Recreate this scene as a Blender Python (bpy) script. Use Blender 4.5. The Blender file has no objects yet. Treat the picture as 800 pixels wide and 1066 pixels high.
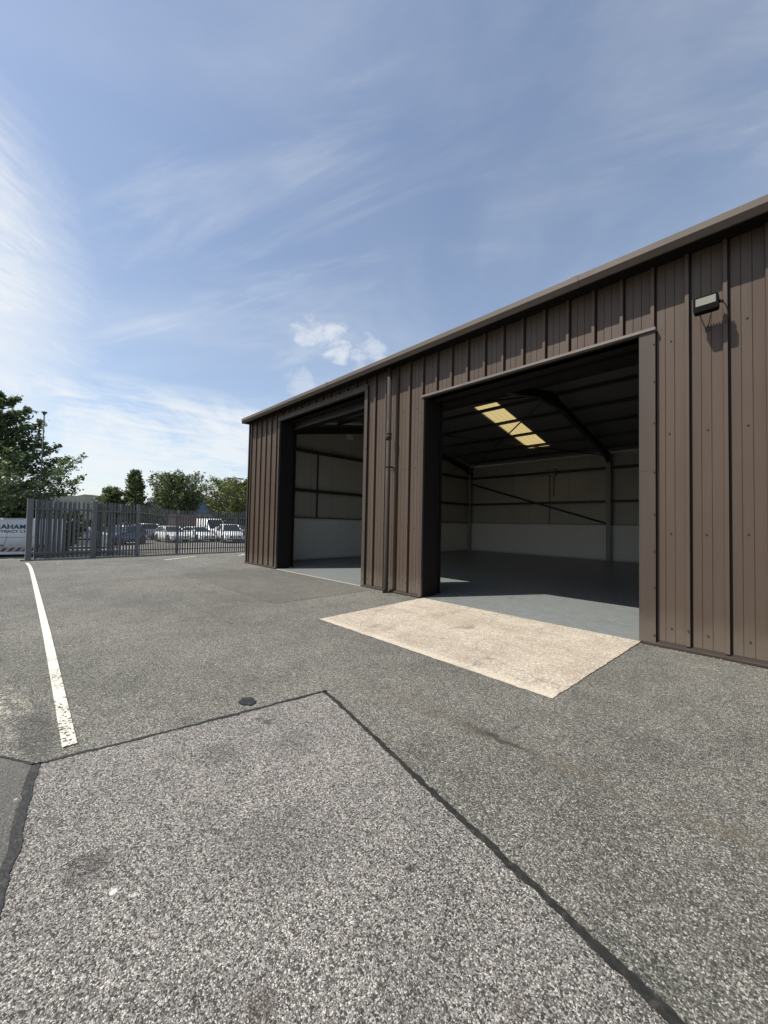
import bpy, bmesh, math, random
from mathutils import Vector, Matrix, Euler
R = math.radians
S = bpy.context.scene
COL = S.collection
random.seed(7)

# ------------------------------------------------------------------ helpers
class MB:
    """collects faces; build() links them as one mesh object"""
    def __init__(s): s.v=[]; s.f=[]; s.m=[]; s.sm=[]
    def face(s, pts, m=0, sm=False):
        b=len(s.v); s.v+= [tuple(p) for p in pts]; s.f.append(tuple(range(b,b+len(pts)))); s.m.append(m); s.sm.append(sm)
    def box(s, a, b, m=0, M=None):
        x0,y0,z0=a; x1,y1,z1=b
        c=[(x0,y0,z0),(x1,y0,z0),(x1,y1,z0),(x0,y1,z0),(x0,y0,z1),(x1,y0,z1),(x1,y1,z1),(x0,y1,z1)]
        if M is not None: c=[tuple(M@Vector(p)) for p in c]
        k=len(s.v); s.v+=c
        for q in ((3,2,1,0),(4,5,6,7),(0,1,5,4),(1,2,6,5),(2,3,7,6),(3,0,4,7)):
            s.f.append(tuple(k+i for i in q)); s.m.append(m); s.sm.append(False)
    def tube(s, pts, rad, n=8, m=0, caps=True, sm=True):
        pts=[Vector(p) for p in pts]
        if not isinstance(rad,(list,tuple)): rad=[rad]*len(pts)
        k=len(s.v); prev=None
        for i,p in enumerate(pts):
            t=(pts[min(i+1,len(pts)-1)]-pts[max(i-1,0)]).normalized()
            u=prev if prev is not None else (Vector((0,0,1)) if abs(t.z)<.9 else Vector((1,0,0)))
            u=(u-t*u.dot(t)).normalized(); prev=u; w=t.cross(u)
            for j in range(n):
                a=2*math.pi*j/n
                s.v.append(tuple(p+(u*math.cos(a)+w*math.sin(a))*rad[i]))
        for i in range(len(pts)-1):
            for j in range(n):
                s.f.append((k+i*n+j,k+i*n+(j+1)%n,k+(i+1)*n+(j+1)%n,k+(i+1)*n+j)); s.m.append(m); s.sm.append(sm)
        if caps:
            s.f.append(tuple(k+j for j in reversed(range(n)))); s.m.append(m); s.sm.append(False)
            e=k+(len(pts)-1)*n
            s.f.append(tuple(e+j for j in range(n))); s.m.append(m); s.sm.append(False)
    def prism(s, poly, axis, a, b, m=0):
        """extrude a 2-D polygon; axis 'x': poly=(y,z), 'y': (x,z), 'z': (x,y)"""
        def P(p,t): return {'x':(t,p[0],p[1]),'y':(p[0],t,p[1]),'z':(p[0],p[1],t)}[axis]
        n=len(poly); k=len(s.v)
        s.v+=[P(p,a) for p in poly]+[P(p,b) for p in poly]
        for i in range(n):
            j=(i+1)%n; s.f.append((k+i,k+j,k+n+j,k+n+i)); s.m.append(m); s.sm.append(False)
        s.f.append(tuple(k+i for i in reversed(range(n)))); s.m.append(m); s.sm.append(False)
        s.f.append(tuple(k+n+i for i in range(n))); s.m.append(m); s.sm.append(False)
    def build(s, name, mats, parent=None, fix=True):
        me=bpy.data.meshes.new(name); me.from_pydata(s.v,[],s.f)
        for mt in (mats if isinstance(mats,(list,tuple)) else [mats]): me.materials.append(mt)
        me.polygons.foreach_set('material_index',s.m); me.polygons.foreach_set('use_smooth',s.sm)
        if fix:
            bm=bmesh.new(); bm.from_mesh(me); bmesh.ops.recalc_face_normals(bm,faces=bm.faces); bm.to_mesh(me); bm.free()
        me.update()
        o=bpy.data.objects.new(name,me); COL.objects.link(o)
        if parent is not None:
            o.parent=parent; o.matrix_parent_inverse=Matrix.Identity(4)
        return o

def tag(o,label,cat,group=None):
    o['label']=label; o['category']=cat
    if group: o['group']=group
    return o
def empty(name,loc=(0,0,0),rz=0):
    o=bpy.data.objects.new(name,None); COL.objects.link(o); o.location=loc; o.rotation_euler=(0,0,rz)
    o.empty_display_size=.3
    return o
def thing(name,label,cat,loc=(0,0,0),rz=0,group=None): return tag(empty(name,loc,rz),label,cat,group)
def struct(o,kind='structure'): o['kind']=kind; return o
def copy_tree(o,parent=None):
    c=o.copy(); COL.objects.link(c)
    if parent is not None: c.parent=parent
    for ch in list(o.children): copy_tree(ch,c)
    return c

# ------------------------------------------------------------------ materials
def mat(name):
    m=bpy.data.materials.new(name); m.use_nodes=True
    nt=m.node_tree; b=nt.nodes['Principled BSDF']
    return m,nt,b
def N(nt,t,**kw):
    n=nt.nodes.new(t)
    for k,v in kw.items():
        if k in n.inputs.keys(): n.inputs[k].default_value=v
        else: setattr(n,k,v)
    return n
def L(nt,a,b): nt.links.new(a,b)
def ramp(nt,fac,stops,interp='LINEAR'):
    r=N(nt,'ShaderNodeValToRGB'); r.color_ramp.interpolation=interp
    e=r.color_ramp.elements
    while len(e)<len(stops): e.new(.5)
    for i,(p,c) in enumerate(stops):
        e[i].position=p; e[i].color=(c if isinstance(c,tuple) else (c,c,c))+((1,) if not isinstance(c,tuple) or len(c)==3 else ())
    L(nt,fac,r.inputs[0]); return r.outputs[0]
def mixc(nt,fac,a,b,mode='MIX'):
    n=N(nt,'ShaderNodeMix',data_type='RGBA',blend_type=mode)
    for s,i in ((fac,0),(a,6),(b,7)):
        if hasattr(s,'is_output'): L(nt,s,n.inputs[i])
        elif i==0: n.inputs[0].default_value=s
        else: n.inputs[i].default_value=(*s,1)
    return n.outputs[2]
def math_(nt,op,a,b=0.0,c=None):
    n=N(nt,'ShaderNodeMath',operation=op)
    for i,s in enumerate((a,b,c)):
        if s is None: continue
        if hasattr(s,'is_output'): L(nt,s,n.inputs[i])
        else: n.inputs[i].default_value=s
    return n.outputs[0]
def smooth(nt,v,lo,hi,a=0.0,b=1.0):
    n=N(nt,'ShaderNodeMapRange',interpolation_type='SMOOTHSTEP'); L(nt,v,n.inputs[0])
    for i,x in zip((1,2,3,4),(lo,hi,a,b)): n.inputs[i].default_value=x
    return n.outputs[0]
def objco(nt): return N(nt,'ShaderNodeTexCoord').outputs['Object']
def noise(nt,co,scale,detail=4,rough=.55,scl=None,dist=0):
    n=N(nt,'ShaderNodeTexNoise'); n.inputs['Scale'].default_value=scale; n.inputs['Detail'].default_value=detail
    n.inputs['Roughness'].default_value=rough; n.inputs['Distortion'].default_value=dist
    if scl:
        mp=N(nt,'ShaderNodeMapping'); mp.inputs['Scale'].default_value=scl; L(nt,co,mp.inputs[0]); co=mp.outputs[0]
    L(nt,co,n.inputs['Vector']); return n.outputs[0]
def bump(nt,b,h,strength,dist):
    n=N(nt,'ShaderNodeBump'); n.inputs['Strength'].default_value=strength; n.inputs['Distance'].default_value=dist
    L(nt,h,n.inputs['Height']); L(nt,n.outputs[0],b.inputs['Normal'])

def simple(name,col,rough=.5,metal=0,var=.12,scale=6,scl=None,spec=.5):
    """plain finish with a little uneven tone and gloss"""
    m,nt,b=mat(name); co=objco(nt)
    n=noise(nt,co,scale,5,.6,scl)
    c=mixc(nt,n,tuple(x*(1-var) for x in col),tuple(min(1,x*(1+var)) for x in col)); L(nt,c,b.inputs['Base Color'])
    b.inputs['Metallic'].default_value=metal; b.inputs['Specular IOR Level'].default_value=spec
    L(nt,smooth(nt,n,.3,.7,max(.05,rough-.08),min(1,rough+.08)),b.inputs['Roughness'])
    return m

def aggregate(name,stops,cell,tone=(.75,1.2),big=.6,bstr=.6,extra=None,contrast=1.0,rough=.85):
    """asphalt: stones of random tone set in a dark binder"""
    m,nt,b=mat(name); co=objco(nt)
    wob=N(nt,'ShaderNodeTexNoise'); wob.inputs['Scale'].default_value=cell*.9; L(nt,co,wob.inputs['Vector'])
    add=N(nt,'ShaderNodeVectorMath',operation='MULTIPLY_ADD'); L(nt,wob.outputs[1],add.inputs[0]); add.inputs[1].default_value=(.7/cell,)*3; L(nt,co,add.inputs[2])
    v=N(nt,'ShaderNodeTexVoronoi'); v.inputs['Scale'].default_value=cell; v.inputs['Randomness'].default_value=1; L(nt,add.outputs[0],v.inputs['Vector'])
    v2=N(nt,'ShaderNodeTexVoronoi'); v2.inputs['Scale'].default_value=cell*2.3; L(nt,add.outputs[0],v2.inputs['Vector'])
    rnd=N(nt,'ShaderNodeSeparateColor'); L(nt,v.outputs['Color'],rnd.inputs[0])
    rnd2=N(nt,'ShaderNodeSeparateColor'); L(nt,v2.outputs['Color'],rnd2.inputs[0])
    c1=ramp(nt,rnd.outputs[0],stops); c2=ramp(nt,rnd2.outputs[1],stops)
    isbig=smooth(nt,v.outputs['Distance'],.52,.40)
    c=mixc(nt,isbig,c2,c1)
    gap=smooth(nt,v2.outputs['Distance'],.35,.75)
    c=mixc(nt,math_(nt,'MULTIPLY',gap,.55),c,(.02,.02,.02))
    n1=noise(nt,co,.35,6,.62); n2=noise(nt,co,2.2,6,.65); n3=noise(nt,co,9,4,.6)
    t=math_(nt,'ADD',math_(nt,'MULTIPLY',n1,.5),math_(nt,'ADD',math_(nt,'MULTIPLY',n2,.35),math_(nt,'MULTIPLY',n3,.15)))
    tone_v=smooth(nt,t,.36,.64,tone[0],tone[1])
    sc=N(nt,'ShaderNodeVectorMath',operation='SCALE'); L(nt,c,sc.inputs[0]); L(nt,tone_v,sc.inputs['Scale'])
    c=sc.outputs[0]
    # small dark oil spots and pale flecks
    sp=noise(nt,co,3.1,3,.5); c=mixc(nt,math_(nt,'MULTIPLY',smooth(nt,sp,.70,.76),.65),c,(.03,.03,.03))
    fl=N(nt,'ShaderNodeTexVoronoi'); fl.inputs['Scale'].default_value=7; L(nt,co,fl.inputs['Vector'])
    c=mixc(nt,smooth(nt,fl.outputs['Distance'],.075,.05),c,(.34,.33,.30))
    if extra: c=extra(nt,co,c)
    L(nt,c,b.inputs['Base Color']); b.inputs['Roughness'].default_value=rough; b.inputs['Specular IOR Level'].default_value=.35
    h=math_(nt,'ADD',math_(nt,'MULTIPLY',math_(nt,'MULTIPLY',v.outputs['Distance'],isbig),-1.0),math_(nt,'MULTIPLY',v2.outputs['Distance'],-.5))
    bump(nt,b,h,bstr,.6/cell)
    return m

def yard_stains(nt,co,c):
    sx=N(nt,'ShaderNodeSeparateXYZ'); L(nt,co,sx.inputs[0]); x,y=sx.outputs[0],sx.outputs[1]
    # brown silt washed along a shallow channel
    n=noise(nt,co,1.6,5,.65)
    yl=math_(nt,'ADD',math_(nt,'MULTIPLY',x,.075),2.63)
    dd=math_(nt,'ABSOLUTE',math_(nt,'SUBTRACT',math_(nt,'ADD',y,math_(nt,'MULTIPLY',math_(nt,'SUBTRACT',n,.5),.35)),yl))
    msk=math_(nt,'MULTIPLY',smooth(nt,dd,.13,.01),math_(nt,'MULTIPLY',smooth(nt,x,-3.6,-2.0),smooth(nt,noise(nt,co,2.7,4,.6),.35,.62)))
    c=mixc(nt,math_(nt,'MULTIPLY',msk,.38),c,(.115,.093,.066))
    c=mixc(nt,math_(nt,'MULTIPLY',math_(nt,'MULTIPLY',smooth(nt,dd,.05,.0),math_(nt,'MULTIPLY',smooth(nt,x,-1.75,-1.45),smooth(nt,x,-1.05,-1.3))),.8),c,(.028,.024,.02))
    # worn pale patch beside the white line
    px=math_(nt,'ADD',x,4.3); py=math_(nt,'SUBTRACT',y,-.05)
    r2=math_(nt,'SQRT',math_(nt,'ADD',math_(nt,'POWER',math_(nt,'MULTIPLY',px,.75),2),math_(nt,'POWER',math_(nt,'MULTIPLY',py,2.3),2)))
    r2=math_(nt,'ADD',r2,math_(nt,'MULTIPLY',math_(nt,'SUBTRACT',noise(nt,co,3,5,.6),.5),.9))
    lighter=mixc(nt,1.0,c,(2.0,1.95,1.85),'MULTIPLY')
    c=mixc(nt,math_(nt,'MULTIPLY',smooth(nt,r2,.62,.2),smooth(nt,noise(nt,co,11,5,.7),.42,.58)),c,lighter)
    # tyre-darkened band left of the line
    bx=math_(nt,'ADD',x,3.6); by=math_(nt,'SUBTRACT',y,.16)
    r3=math_(nt,'SQRT',math_(nt,'ADD',math_(nt,'POWER',math_(nt,'MULTIPLY',bx,1.1),2),math_(nt,'POWER',math_(nt,'MULTIPLY',by,5),2)))
    r3=math_(nt,'ADD',r3,math_(nt,'MULTIPLY',math_(nt,'SUBTRACT',noise(nt,co,4,5,.6),.5),.6))
    c=mixc(nt,math_(nt,'MULTIPLY',smooth(nt,r3,.75,.3),.5),c,(.035,.034,.032))
    return c

G=lambda v,w=1.0,b=.94:(v,v*w*.978,v*b*.93)
M={}
M['yard']=aggregate('yard_asphalt',[(0,G(.045,.99,.93)),(.32,G(.098,.99,.91)),(.66,G(.19,.99,.89)),(.88,G(.33,.99,.89)),(1,G(.50,.985,.90))],80,tone=(.74,1.22),bstr=.85,extra=yard_stains)
M['dark_patch']=aggregate('newer_asphalt',[(0,G(.055)),(.42,G(.108,.98,.9)),(.78,G(.18,.97,.88)),(1,G(.34))],100,tone=(.8,1.15),bstr=.7)
def fore_stains(nt,co,c):
    for x,y,r,col,k in ((-1.13,.605,.055,(.05,.036,.028),.5),(-2.07,.278,.10,(.03,.03,.03),.45),(-1.868,.341,.016,(.62,.61,.56),.95),(-1.80,.40,.012,(.55,.54,.5),.8),(-1.125,1.295,.022,(.02,.02,.02),.8),(-.573,1.174,.03,(.05,.036,.028),.45),(-2.5,1.0,.16,(.04,.04,.04),.28),(-1.6,.95,.28,(.05,.048,.045),.25),(-2.3,1.45,.2,(.05,.048,.045),.22)):
        n=N(nt,'ShaderNodeVectorMath',operation='DISTANCE'); L(nt,co,n.inputs[0]); n.inputs[1].default_value=(x,y,.004)
        d=math_(nt,'ADD',n.outputs['Value'],math_(nt,'MULTIPLY',math_(nt,'SUBTRACT',noise(nt,co,.55/r,5,.7),.5),r*1.8))
        c=mixc(nt,math_(nt,'MULTIPLY',smooth(nt,d,r*1.15,r*.5),k),c,col)
    return c
M['fore_patch']=aggregate('coarse_surfacing',[(0,(.040,.036,.032)),(.22,(.080,.073,.066)),(.42,(.178,.166,.151)),(.78,(.325,.308,.282)),(1,(.57,.545,.485))],88,tone=(.80,1.16),bstr=.9,extra=fore_stains)
M['smooth_patch']=aggregate('fine_asphalt',[(0,G(.06)),(.5,G(.105,.99,.95)),(.9,G(.17)),(1,G(.3))],150,tone=(.85,1.1),bstr=.5)
M['far_asphalt']=aggregate('car_park_surface',[(0,G(.16,.97,.86)),(.5,G(.22,.96,.85)),(1,G(.30,.96,.85))],40,tone=(.8,1.15),bstr=.3)

def bitumen():
    m,nt,b=mat('bitumen_seal'); co=objco(nt)
    n=noise(nt,co,26,5,.65)
    L(nt,ramp(nt,n,[(.3,G(.007)),(.55,G(.015)),(.78,G(.06))]),b.inputs['Base Color'])
    b.inputs['Roughness'].default_value=.62
    bump(nt,b,noise(nt,co,60,3),.5,.01); return m
M['bitumen']=bitumen()

def mul_(nt,*a):
    r_=a[0]
    for x in a[1:]: r_=math_(nt,'MULTIPLY',r_,x)
    return r_
def concrete():
    m,nt,b=mat('ramp_concrete'); co=objco(nt)
    n1=noise(nt,co,1.1,6,.65); n2=noise(nt,co,6,6,.65); n3=noise(nt,co,70,3,.6)
    c=ramp(nt,n1,[(.3,(.31,.262,.207)),(.5,(.395,.345,.278)),(.7,(.47,.42,.345))])
    c=mixc(nt,math_(nt,'MULTIPLY',smooth(nt,n2,.48,.7),.35),c,(.30,.235,.18))
    v=N(nt,'ShaderNodeTexVoronoi'); v.inputs['Scale'].default_value=92; L(nt,co,v.inputs['Vector'])
    sp=N(nt,'ShaderNodeSeparateColor'); L(nt,v.outputs['Color'],sp.inputs[0])
    c=mixc(nt,.75,c,ramp(nt,sp.outputs[0],[(0,(.42,.42,.43)),(.45,(.84,.84,.84)),(.85,(1.2,1.2,1.18)),(1,(1.7,1.7,1.65))]),'MULTIPLY')
    # long faint streaks and a few dark scuffs
    st=noise(nt,co,1,5,.6,(.5,5,1)); c=mixc(nt,math_(nt,'MULTIPLY',smooth(nt,st,.52,.72),.32),c,(.26,.20,.155))
    sx=N(nt,'ShaderNodeSeparateXYZ'); L(nt,co,sx.inputs[0])
    edge=math_(nt,'MAXIMUM',smooth(nt,sx.outputs[1],3.62,3.52),0)
    c=mixc(nt,math_(nt,'MULTIPLY',edge,.4),c,(.56,.50,.40))
    sc=noise(nt,co,2.6,4,.5,(1,.35,1)); c=mixc(nt,math_(nt,'MULTIPLY',smooth(nt,sc,.66,.74),.6),c,(.15,.125,.10))
    for x0 in (-2.35,-3.95):
        t_=math_(nt,'ABSOLUTE',math_(nt,'SUBTRACT',math_(nt,'ADD',sx.outputs[0],math_(nt,'MULTIPLY',noise(nt,co,.7,3),.25)),x0+.12))
        c=mixc(nt,mul_(nt,smooth(nt,t_,.20,.08),smooth(nt,n2,.35,.65),.30),c,(.17,.14,.115))
    cr=N(nt,'ShaderNodeTexVoronoi',feature='DISTANCE_TO_EDGE'); cr.inputs['Scale'].default_value=.62; dc=N(nt,'ShaderNodeVectorMath',operation='MULTIPLY_ADD'); tn=N(nt,'ShaderNodeTexNoise'); tn.inputs['Scale'].default_value=3; L(nt,co,tn.inputs['Vector']); L(nt,tn.outputs[1],dc.inputs[0]); dc.inputs[1].default_value=(.3,)*3; L(nt,co,dc.inputs[2]); L(nt,dc.outputs[0],cr.inputs['Vector'])
    c=mixc(nt,mul_(nt,smooth(nt,cr.outputs['Distance'],.006,.001),.5),c,(.10,.08,.065))
    L(nt,c,b.inputs['Base Color']); b.inputs['Roughness'].default_value=.88
    bump(nt,b,math_(nt,'ADD',n3,n2),.35,.006); return m
M['concrete']=concrete()

def line_paint():
    m,nt,b=mat('road_paint'); co=objco(nt)
    n=noise(nt,co,55,4,.7); n2=noise(nt,co,5,4,.6)
    c=mixc(nt,n2,(.50,.48,.40),(.70,.68,.58)); L(nt,c,b.inputs['Base Color']); b.inputs['Roughness'].default_value=.75
    sx=N(nt,'ShaderNodeSeparateXYZ'); L(nt,co,sx.inputs[0])
    near=smooth(nt,sx.outputs[0],-7.5,-3.2,0.0,.13)
    chip=math_(nt,'SUBTRACT',math_(nt,'ADD',n,math_(nt,'MULTIPLY',n2,.32)),near)
    a=smooth(nt,chip,.47,.52); L(nt,a,b.inputs['Alpha']); return m
M['paint']=line_paint()

def cladding(name,col,var=.10,rough=.42):
    m,nt,b=mat(name); co=objco(nt)
    n=noise(nt,co,1,4,.6,(2.5,2.5,.35)); n2=noise(nt,co,.7,3,.5); n3=noise(nt,co,14,4,.6,(1,1,.12))
    c=mixc(nt,n,tuple(x*(1-var) for x in col),tuple(x*(1+var) for x in col))
    c=mixc(nt,math_(nt,'MULTIPLY',smooth(nt,n2,.45,.65),.3),c,tuple(v*k for v,k in zip(col,(.86,.82,.84))))
    c=mixc(nt,math_(nt,'MULTIPLY',smooth(nt,n3,.55,.75),.25),c,tuple(min(1,v*1.25) for v in col))
    w_=noise(nt,co,1,5,.65,(.9,.9,.30)); c=mixc(nt,math_(nt,'MULTIPLY',smooth(nt,w_,.50,.62),.38),c,tuple(v*k for v,k in zip(col,(.92,.76,.80))))  # broad reddish patches: soft reflections on the sheets painted into the colour
    st=noise(nt,co,1,4,.7,(22,22,.35)); c=mixc(nt,math_(nt,'MULTIPLY',smooth(nt,st,.58,.78),.30),c,tuple(min(1,v*k) for v,k in zip(col,(1.5,1.55,1.6))))
    # splash dirt on the foot of the sheets
    sx=N(nt,'ShaderNodeSeparateXYZ'); L(nt,co,sx.inputs[0])
    low=math_(nt,'MULTIPLY',smooth(nt,math_(nt,'ADD',sx.outputs[2],math_(nt,'MULTIPLY',noise(nt,co,5,4,.6),-.35)),.35,-.1),.5)
    c=mixc(nt,low,c,(.15,.125,.10))
    L(nt,c,b.inputs['Base Color']); L(nt,smooth(nt,n,.3,.7,rough-.06,rough+.1),b.inputs['Roughness'])
    b.inputs['Specular IOR Level'].default_value=.25
    bump(nt,b,noise(nt,co,2.2,2,.5,(1,1,.5)),.08,.02)
    return m
M['clad']=cladding('brown_cladding',(.077,.0555,.0415))
M['flash']=cladding('brown_flashing',(.060,.046,.037),.08,.45)
M['flash_pale']=simple('weathered_flashing',(.125,.105,.09),.45,0,.12,3)
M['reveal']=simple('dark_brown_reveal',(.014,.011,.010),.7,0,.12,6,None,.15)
M['gutter']=cladding('gutter_brown',(.10,.081,.065),.08,.5)
M['soffit']=simple('shade_black_soffit',(.010,.009,.009),.8,0,.12,6,None,.1)  # near-black: the shade under the eaves is put into this colour
M['pipe']=simple('pipe_brown',(.034,.026,.021),.7,0,.15,3,None,.2)
M['screw']=simple('fixing_head',(.02,.017,.016),.5)
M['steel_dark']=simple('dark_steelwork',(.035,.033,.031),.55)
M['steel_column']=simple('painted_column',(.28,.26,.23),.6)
M['purlin']=simple('purlin_steel',(.04,.038,.036),.5)
M['shutter']=simple('shutter_slats',(.03,.027,.025),.5,.1)
M['guide']=simple('dull_guide',(.05,.05,.05),.55,.2)

def liner():
    m,nt,b=mat('wall_liner'); co=objco(nt)
    n=noise(nt,co,.8,4,.6); c=mixc(nt,n,(.36,.335,.285),(.46,.43,.37))
    sx=N(nt,'ShaderNodeSeparateXYZ'); L(nt,co,sx.inputs[0])
    u=math_(nt,'ADD',sx.outputs[0],sx.outputs[1])
    w=math_(nt,'FRACT',math_(nt,'MULTIPLY',u,1.0)); w2=math_(nt,'FRACT',math_(nt,'MULTIPLY',u,5.0))
    seam=smooth(nt,math_(nt,'ABSOLUTE',math_(nt,'SUBTRACT',w,.5)),.012,.004)
    c=mixc(nt,math_(nt,'MULTIPLY',seam,.5),c,(.07,.065,.055))
    rib=smooth(nt,math_(nt,'ABSOLUTE',math_(nt,'SUBTRACT',w2,.5)),.12,.03)
    L(nt,c,b.inputs['Base Color']); b.inputs['Roughness'].default_value=.6
    bump(nt,b,math_(nt,'SUBTRACT',0.0,rib),.4,.01); return m
M['liner']=liner()
M['roof_liner']=simple('roof_liner',(.17,.165,.155),.65,0,.15,1.2)
M['dado']=simple('white_dado_board',(.70,.68,.62),.55,0,.06,1.2)
def dado():
    m,nt,b=mat('painted_block_dado'); co=objco(nt)
    n=noise(nt,co,1.2,5,.6); sc=noise(nt,co,2.5,5,.7,(1,1,3))
    c=mixc(nt,n,(.62,.605,.555),(.72,.70,.645)); c=mixc(nt,math_(nt,'MULTIPLY',smooth(nt,sc,.60,.75),.35),c,(.33,.32,.29))
    sx=N(nt,'ShaderNodeSeparateXYZ'); L(nt,co,sx.inputs[0])
    w=math_(nt,'ABSOLUTE',math_(nt,'SUBTRACT',math_(nt,'FRACT',math_(nt,'MULTIPLY',math_(nt,'ADD',sx.outputs[0],sx.outputs[1]),.82)),.5))
    c=mixc(nt,math_(nt,'MULTIPLY',smooth(nt,w,.008,.003),.4),c,(.3,.29,.27))
    low=smooth(nt,math_(nt,'ADD',sx.outputs[2],math_(nt,'MULTIPLY',n,-.12)),.12,-.02); c=mixc(nt,math_(nt,'MULTIPLY',low,.45),c,(.25,.25,.24))
    L(nt,c,b.inputs['Base Color']); b.inputs['Roughness'].default_value=.6; return m
M['dado']=dado()
M['roofskin']=simple('roof_sheet',(.16,.14,.12),.5)

def rooflight():
    m,nt,b=mat('translucent_rooflight'); co=objco(nt)
    n=noise(nt,co,3,4,.6,(6,.4,1)); c=mixc(nt,n,(.56,.43,.18),(.72,.58,.28))
    sx=N(nt,'ShaderNodeSeparateXYZ'); L(nt,co,sx.inputs[0])
    w=smooth(nt,math_(nt,'ABSOLUTE',math_(nt,'SUBTRACT',math_(nt,'FRACT',math_(nt,'MULTIPLY',sx.outputs[0],4.5)),.5)),.2,.08)
    c=mixc(nt,math_(nt,'MULTIPLY',w,.35),c,(.48,.36,.15))
    t=N(nt,'ShaderNodeBsdfTranslucent'); L(nt,c,t.inputs[0])
    mx=N(nt,'ShaderNodeMixShader'); mx.inputs[0].default_value=.5
    L(nt,c,b.inputs['Base Color']); L(nt,b.outputs[0],mx.inputs[1]); L(nt,t.outputs[0],mx.inputs[2])
    L(nt,mx.outputs[0],nt.nodes['Material Output'].inputs[0]); return m
M['rooflight']=rooflight()

def floorpaint():
    m,nt,b=mat('grey_floor_paint'); co=objco(nt)
    n=noise(nt,co,.9,5,.6); n2=noise(nt,co,7,5,.6)
    c=mixc(nt,n,(.165,.178,.178),(.20,.215,.215)); c=mixc(nt,math_(nt,'MULTIPLY',smooth(nt,n2,.6,.75),.3),c,(.25,.26,.255))
    tm=noise(nt,co,1,4,.6,(.5,4,1),.8); c=mixc(nt,math_(nt,'MULTIPLY',smooth(nt,tm,.60,.72),.35),c,(.09,.095,.095))
    L(nt,c,b.inputs['Base Color']); L(nt,smooth(nt,n2,.3,.7,.28,.45),b.inputs['Roughness'])
    bump(nt,b,n2,.08,.01); return m
M['floor']=floorpaint()
M['galv']=simple('galvanised_palisade',(.165,.17,.175),.5,.3,.25,5)
M['kerb']=simple('kerb_concrete',(.30,.285,.25),.9,0,.2,4)
M['black']=simple('black_housing',(.005,.005,.005),.7,0,.1,6,None,.05)
M['lens']=simple('floodlight_lens',(.20,.197,.165),.35,0,.04,6,None,.3)
M['cable']=simple('black_cable',(.02,.02,.02),.5)
M['paper']=simple('white_paper',(.75,.75,.72),.7)
M['white_car']=simple('white_car_paint',(.72,.73,.74),.25,0,.03,2)
M['silver_car']=simple('silver_car_paint',(.40,.42,.44),.28,.4,.04,2)
M['blue_car']=simple('blue_grey_car_paint',(.10,.14,.19),.28,.2,.06,2)
M['dark_car']=simple('dark_car_paint',(.025,.028,.033),.25,0,.06,2)
M['glass']=simple('car_glass',(.018,.022,.026),.08)
M['tyre']=simple('tyre_rubber',(.02,.02,.02),.8)
M['rim']=simple('alloy_rim',(.35,.36,.37),.35,.7)
M['trim']=simple('black_trim',(.02,.02,.021),.55)
M['headlamp']=simple('headlamp_glass',(.62,.65,.68),.12)
M['red']=simple('red_reflective',(.20,.02,.03),.4)
M['navy']=simple('navy_lettering',(.025,.045,.085),.4)
M['orange']=simple('faded_orange_plate',(.36,.13,.06),.6)
M['blue_wall']=cladding('blue_shed_cladding',(.12,.18,.26),.1,.5)
M['pale_roof']=simple('pale_roof_sheet',(.60,.57,.53),.6)
M['brick']=simple('pink_brick',(.32,.22,.18),.9,0,.2,3)
M['pole']=simple('lamp_pole_steel',(.06,.063,.066),.7,.0,.12,6,None,.2)
M['plate']=simple('number_plate',(.7,.7,.66),.5)

def bark():
    m,nt,b=mat('bark'); co=objco(nt)
    n=noise(nt,co,6,5,.65,(3,3,.5)); L(nt,ramp(nt,n,[(.3,(.03,.024,.018)),(.7,(.10,.082,.065))]),b.inputs['Base Color'])
    b.inputs['Roughness'].default_value=.9; bump(nt,b,n,.6,.03); return m
M['bark']=bark()
def leafmat(name,c0,c1,c2):
    m,nt,b=mat(name); co=objco(nt)
    g=N(nt,'ShaderNodeNewGeometry'); n=noise(nt,co,1.1,3,.6)
    k=math_(nt,'ADD',math_(nt,'MULTIPLY',g.outputs['Random Per Island'],.6),math_(nt,'MULTIPLY',n,.4))
    c=ramp(nt,k,[(.15,c0),(.5,c1),(.85,c2)])
    L(nt,c,b.inputs['Base Color']); b.inputs['Roughness'].default_value=.5; b.inputs['Specular IOR Level'].default_value=.35
    t=N(nt,'ShaderNodeBsdfTranslucent'); L(nt,c,t.inputs[0]); mx=N(nt,'ShaderNodeMixShader'); mx.inputs[0].default_value=.28
    L(nt,b.outputs[0],mx.inputs[1]); L(nt,t.outputs[0],mx.inputs[2]); L(nt,mx.outputs[0],nt.nodes['Material Output'].inputs[0])
    return m
M['leaf_dark']=leafmat('dark_leaf',(.04,.066,.028),(.10,.145,.056),(.19,.245,.11))
M['leaf_mid']=leafmat('mid_leaf',(.05,.07,.025),(.11,.14,.052),(.19,.22,.095))
M['leaf_yellow']=leafmat('yellow_green_leaf',(.06,.078,.02),(.125,.15,.045),(.20,.22,.075))
def hillmat():
    m,nt,b=mat('wooded_hill'); co=objco(nt); n=noise(nt,co,.02,6,.7)
    L(nt,ramp(nt,n,[(.35,(.022,.032,.030)),(.55,(.032,.043,.037)),(.7,(.05,.06,.045))]),b.inputs['Base Color']); b.inputs['Roughness'].default_value=1; return m
M['hill']=hillmat()
def grassmat():
    m,nt,b=mat('rough_grass'); co=objco(nt); n=noise(nt,co,1.3,6,.7)
    L(nt,ramp(nt,n,[(.3,(.05,.07,.025)),(.6,(.11,.12,.045)),(.8,(.22,.2,.1))]),b.inputs['Base Color']); b.inputs['Roughness'].default_value=1; return m
M['grass']=grassmat()

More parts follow.
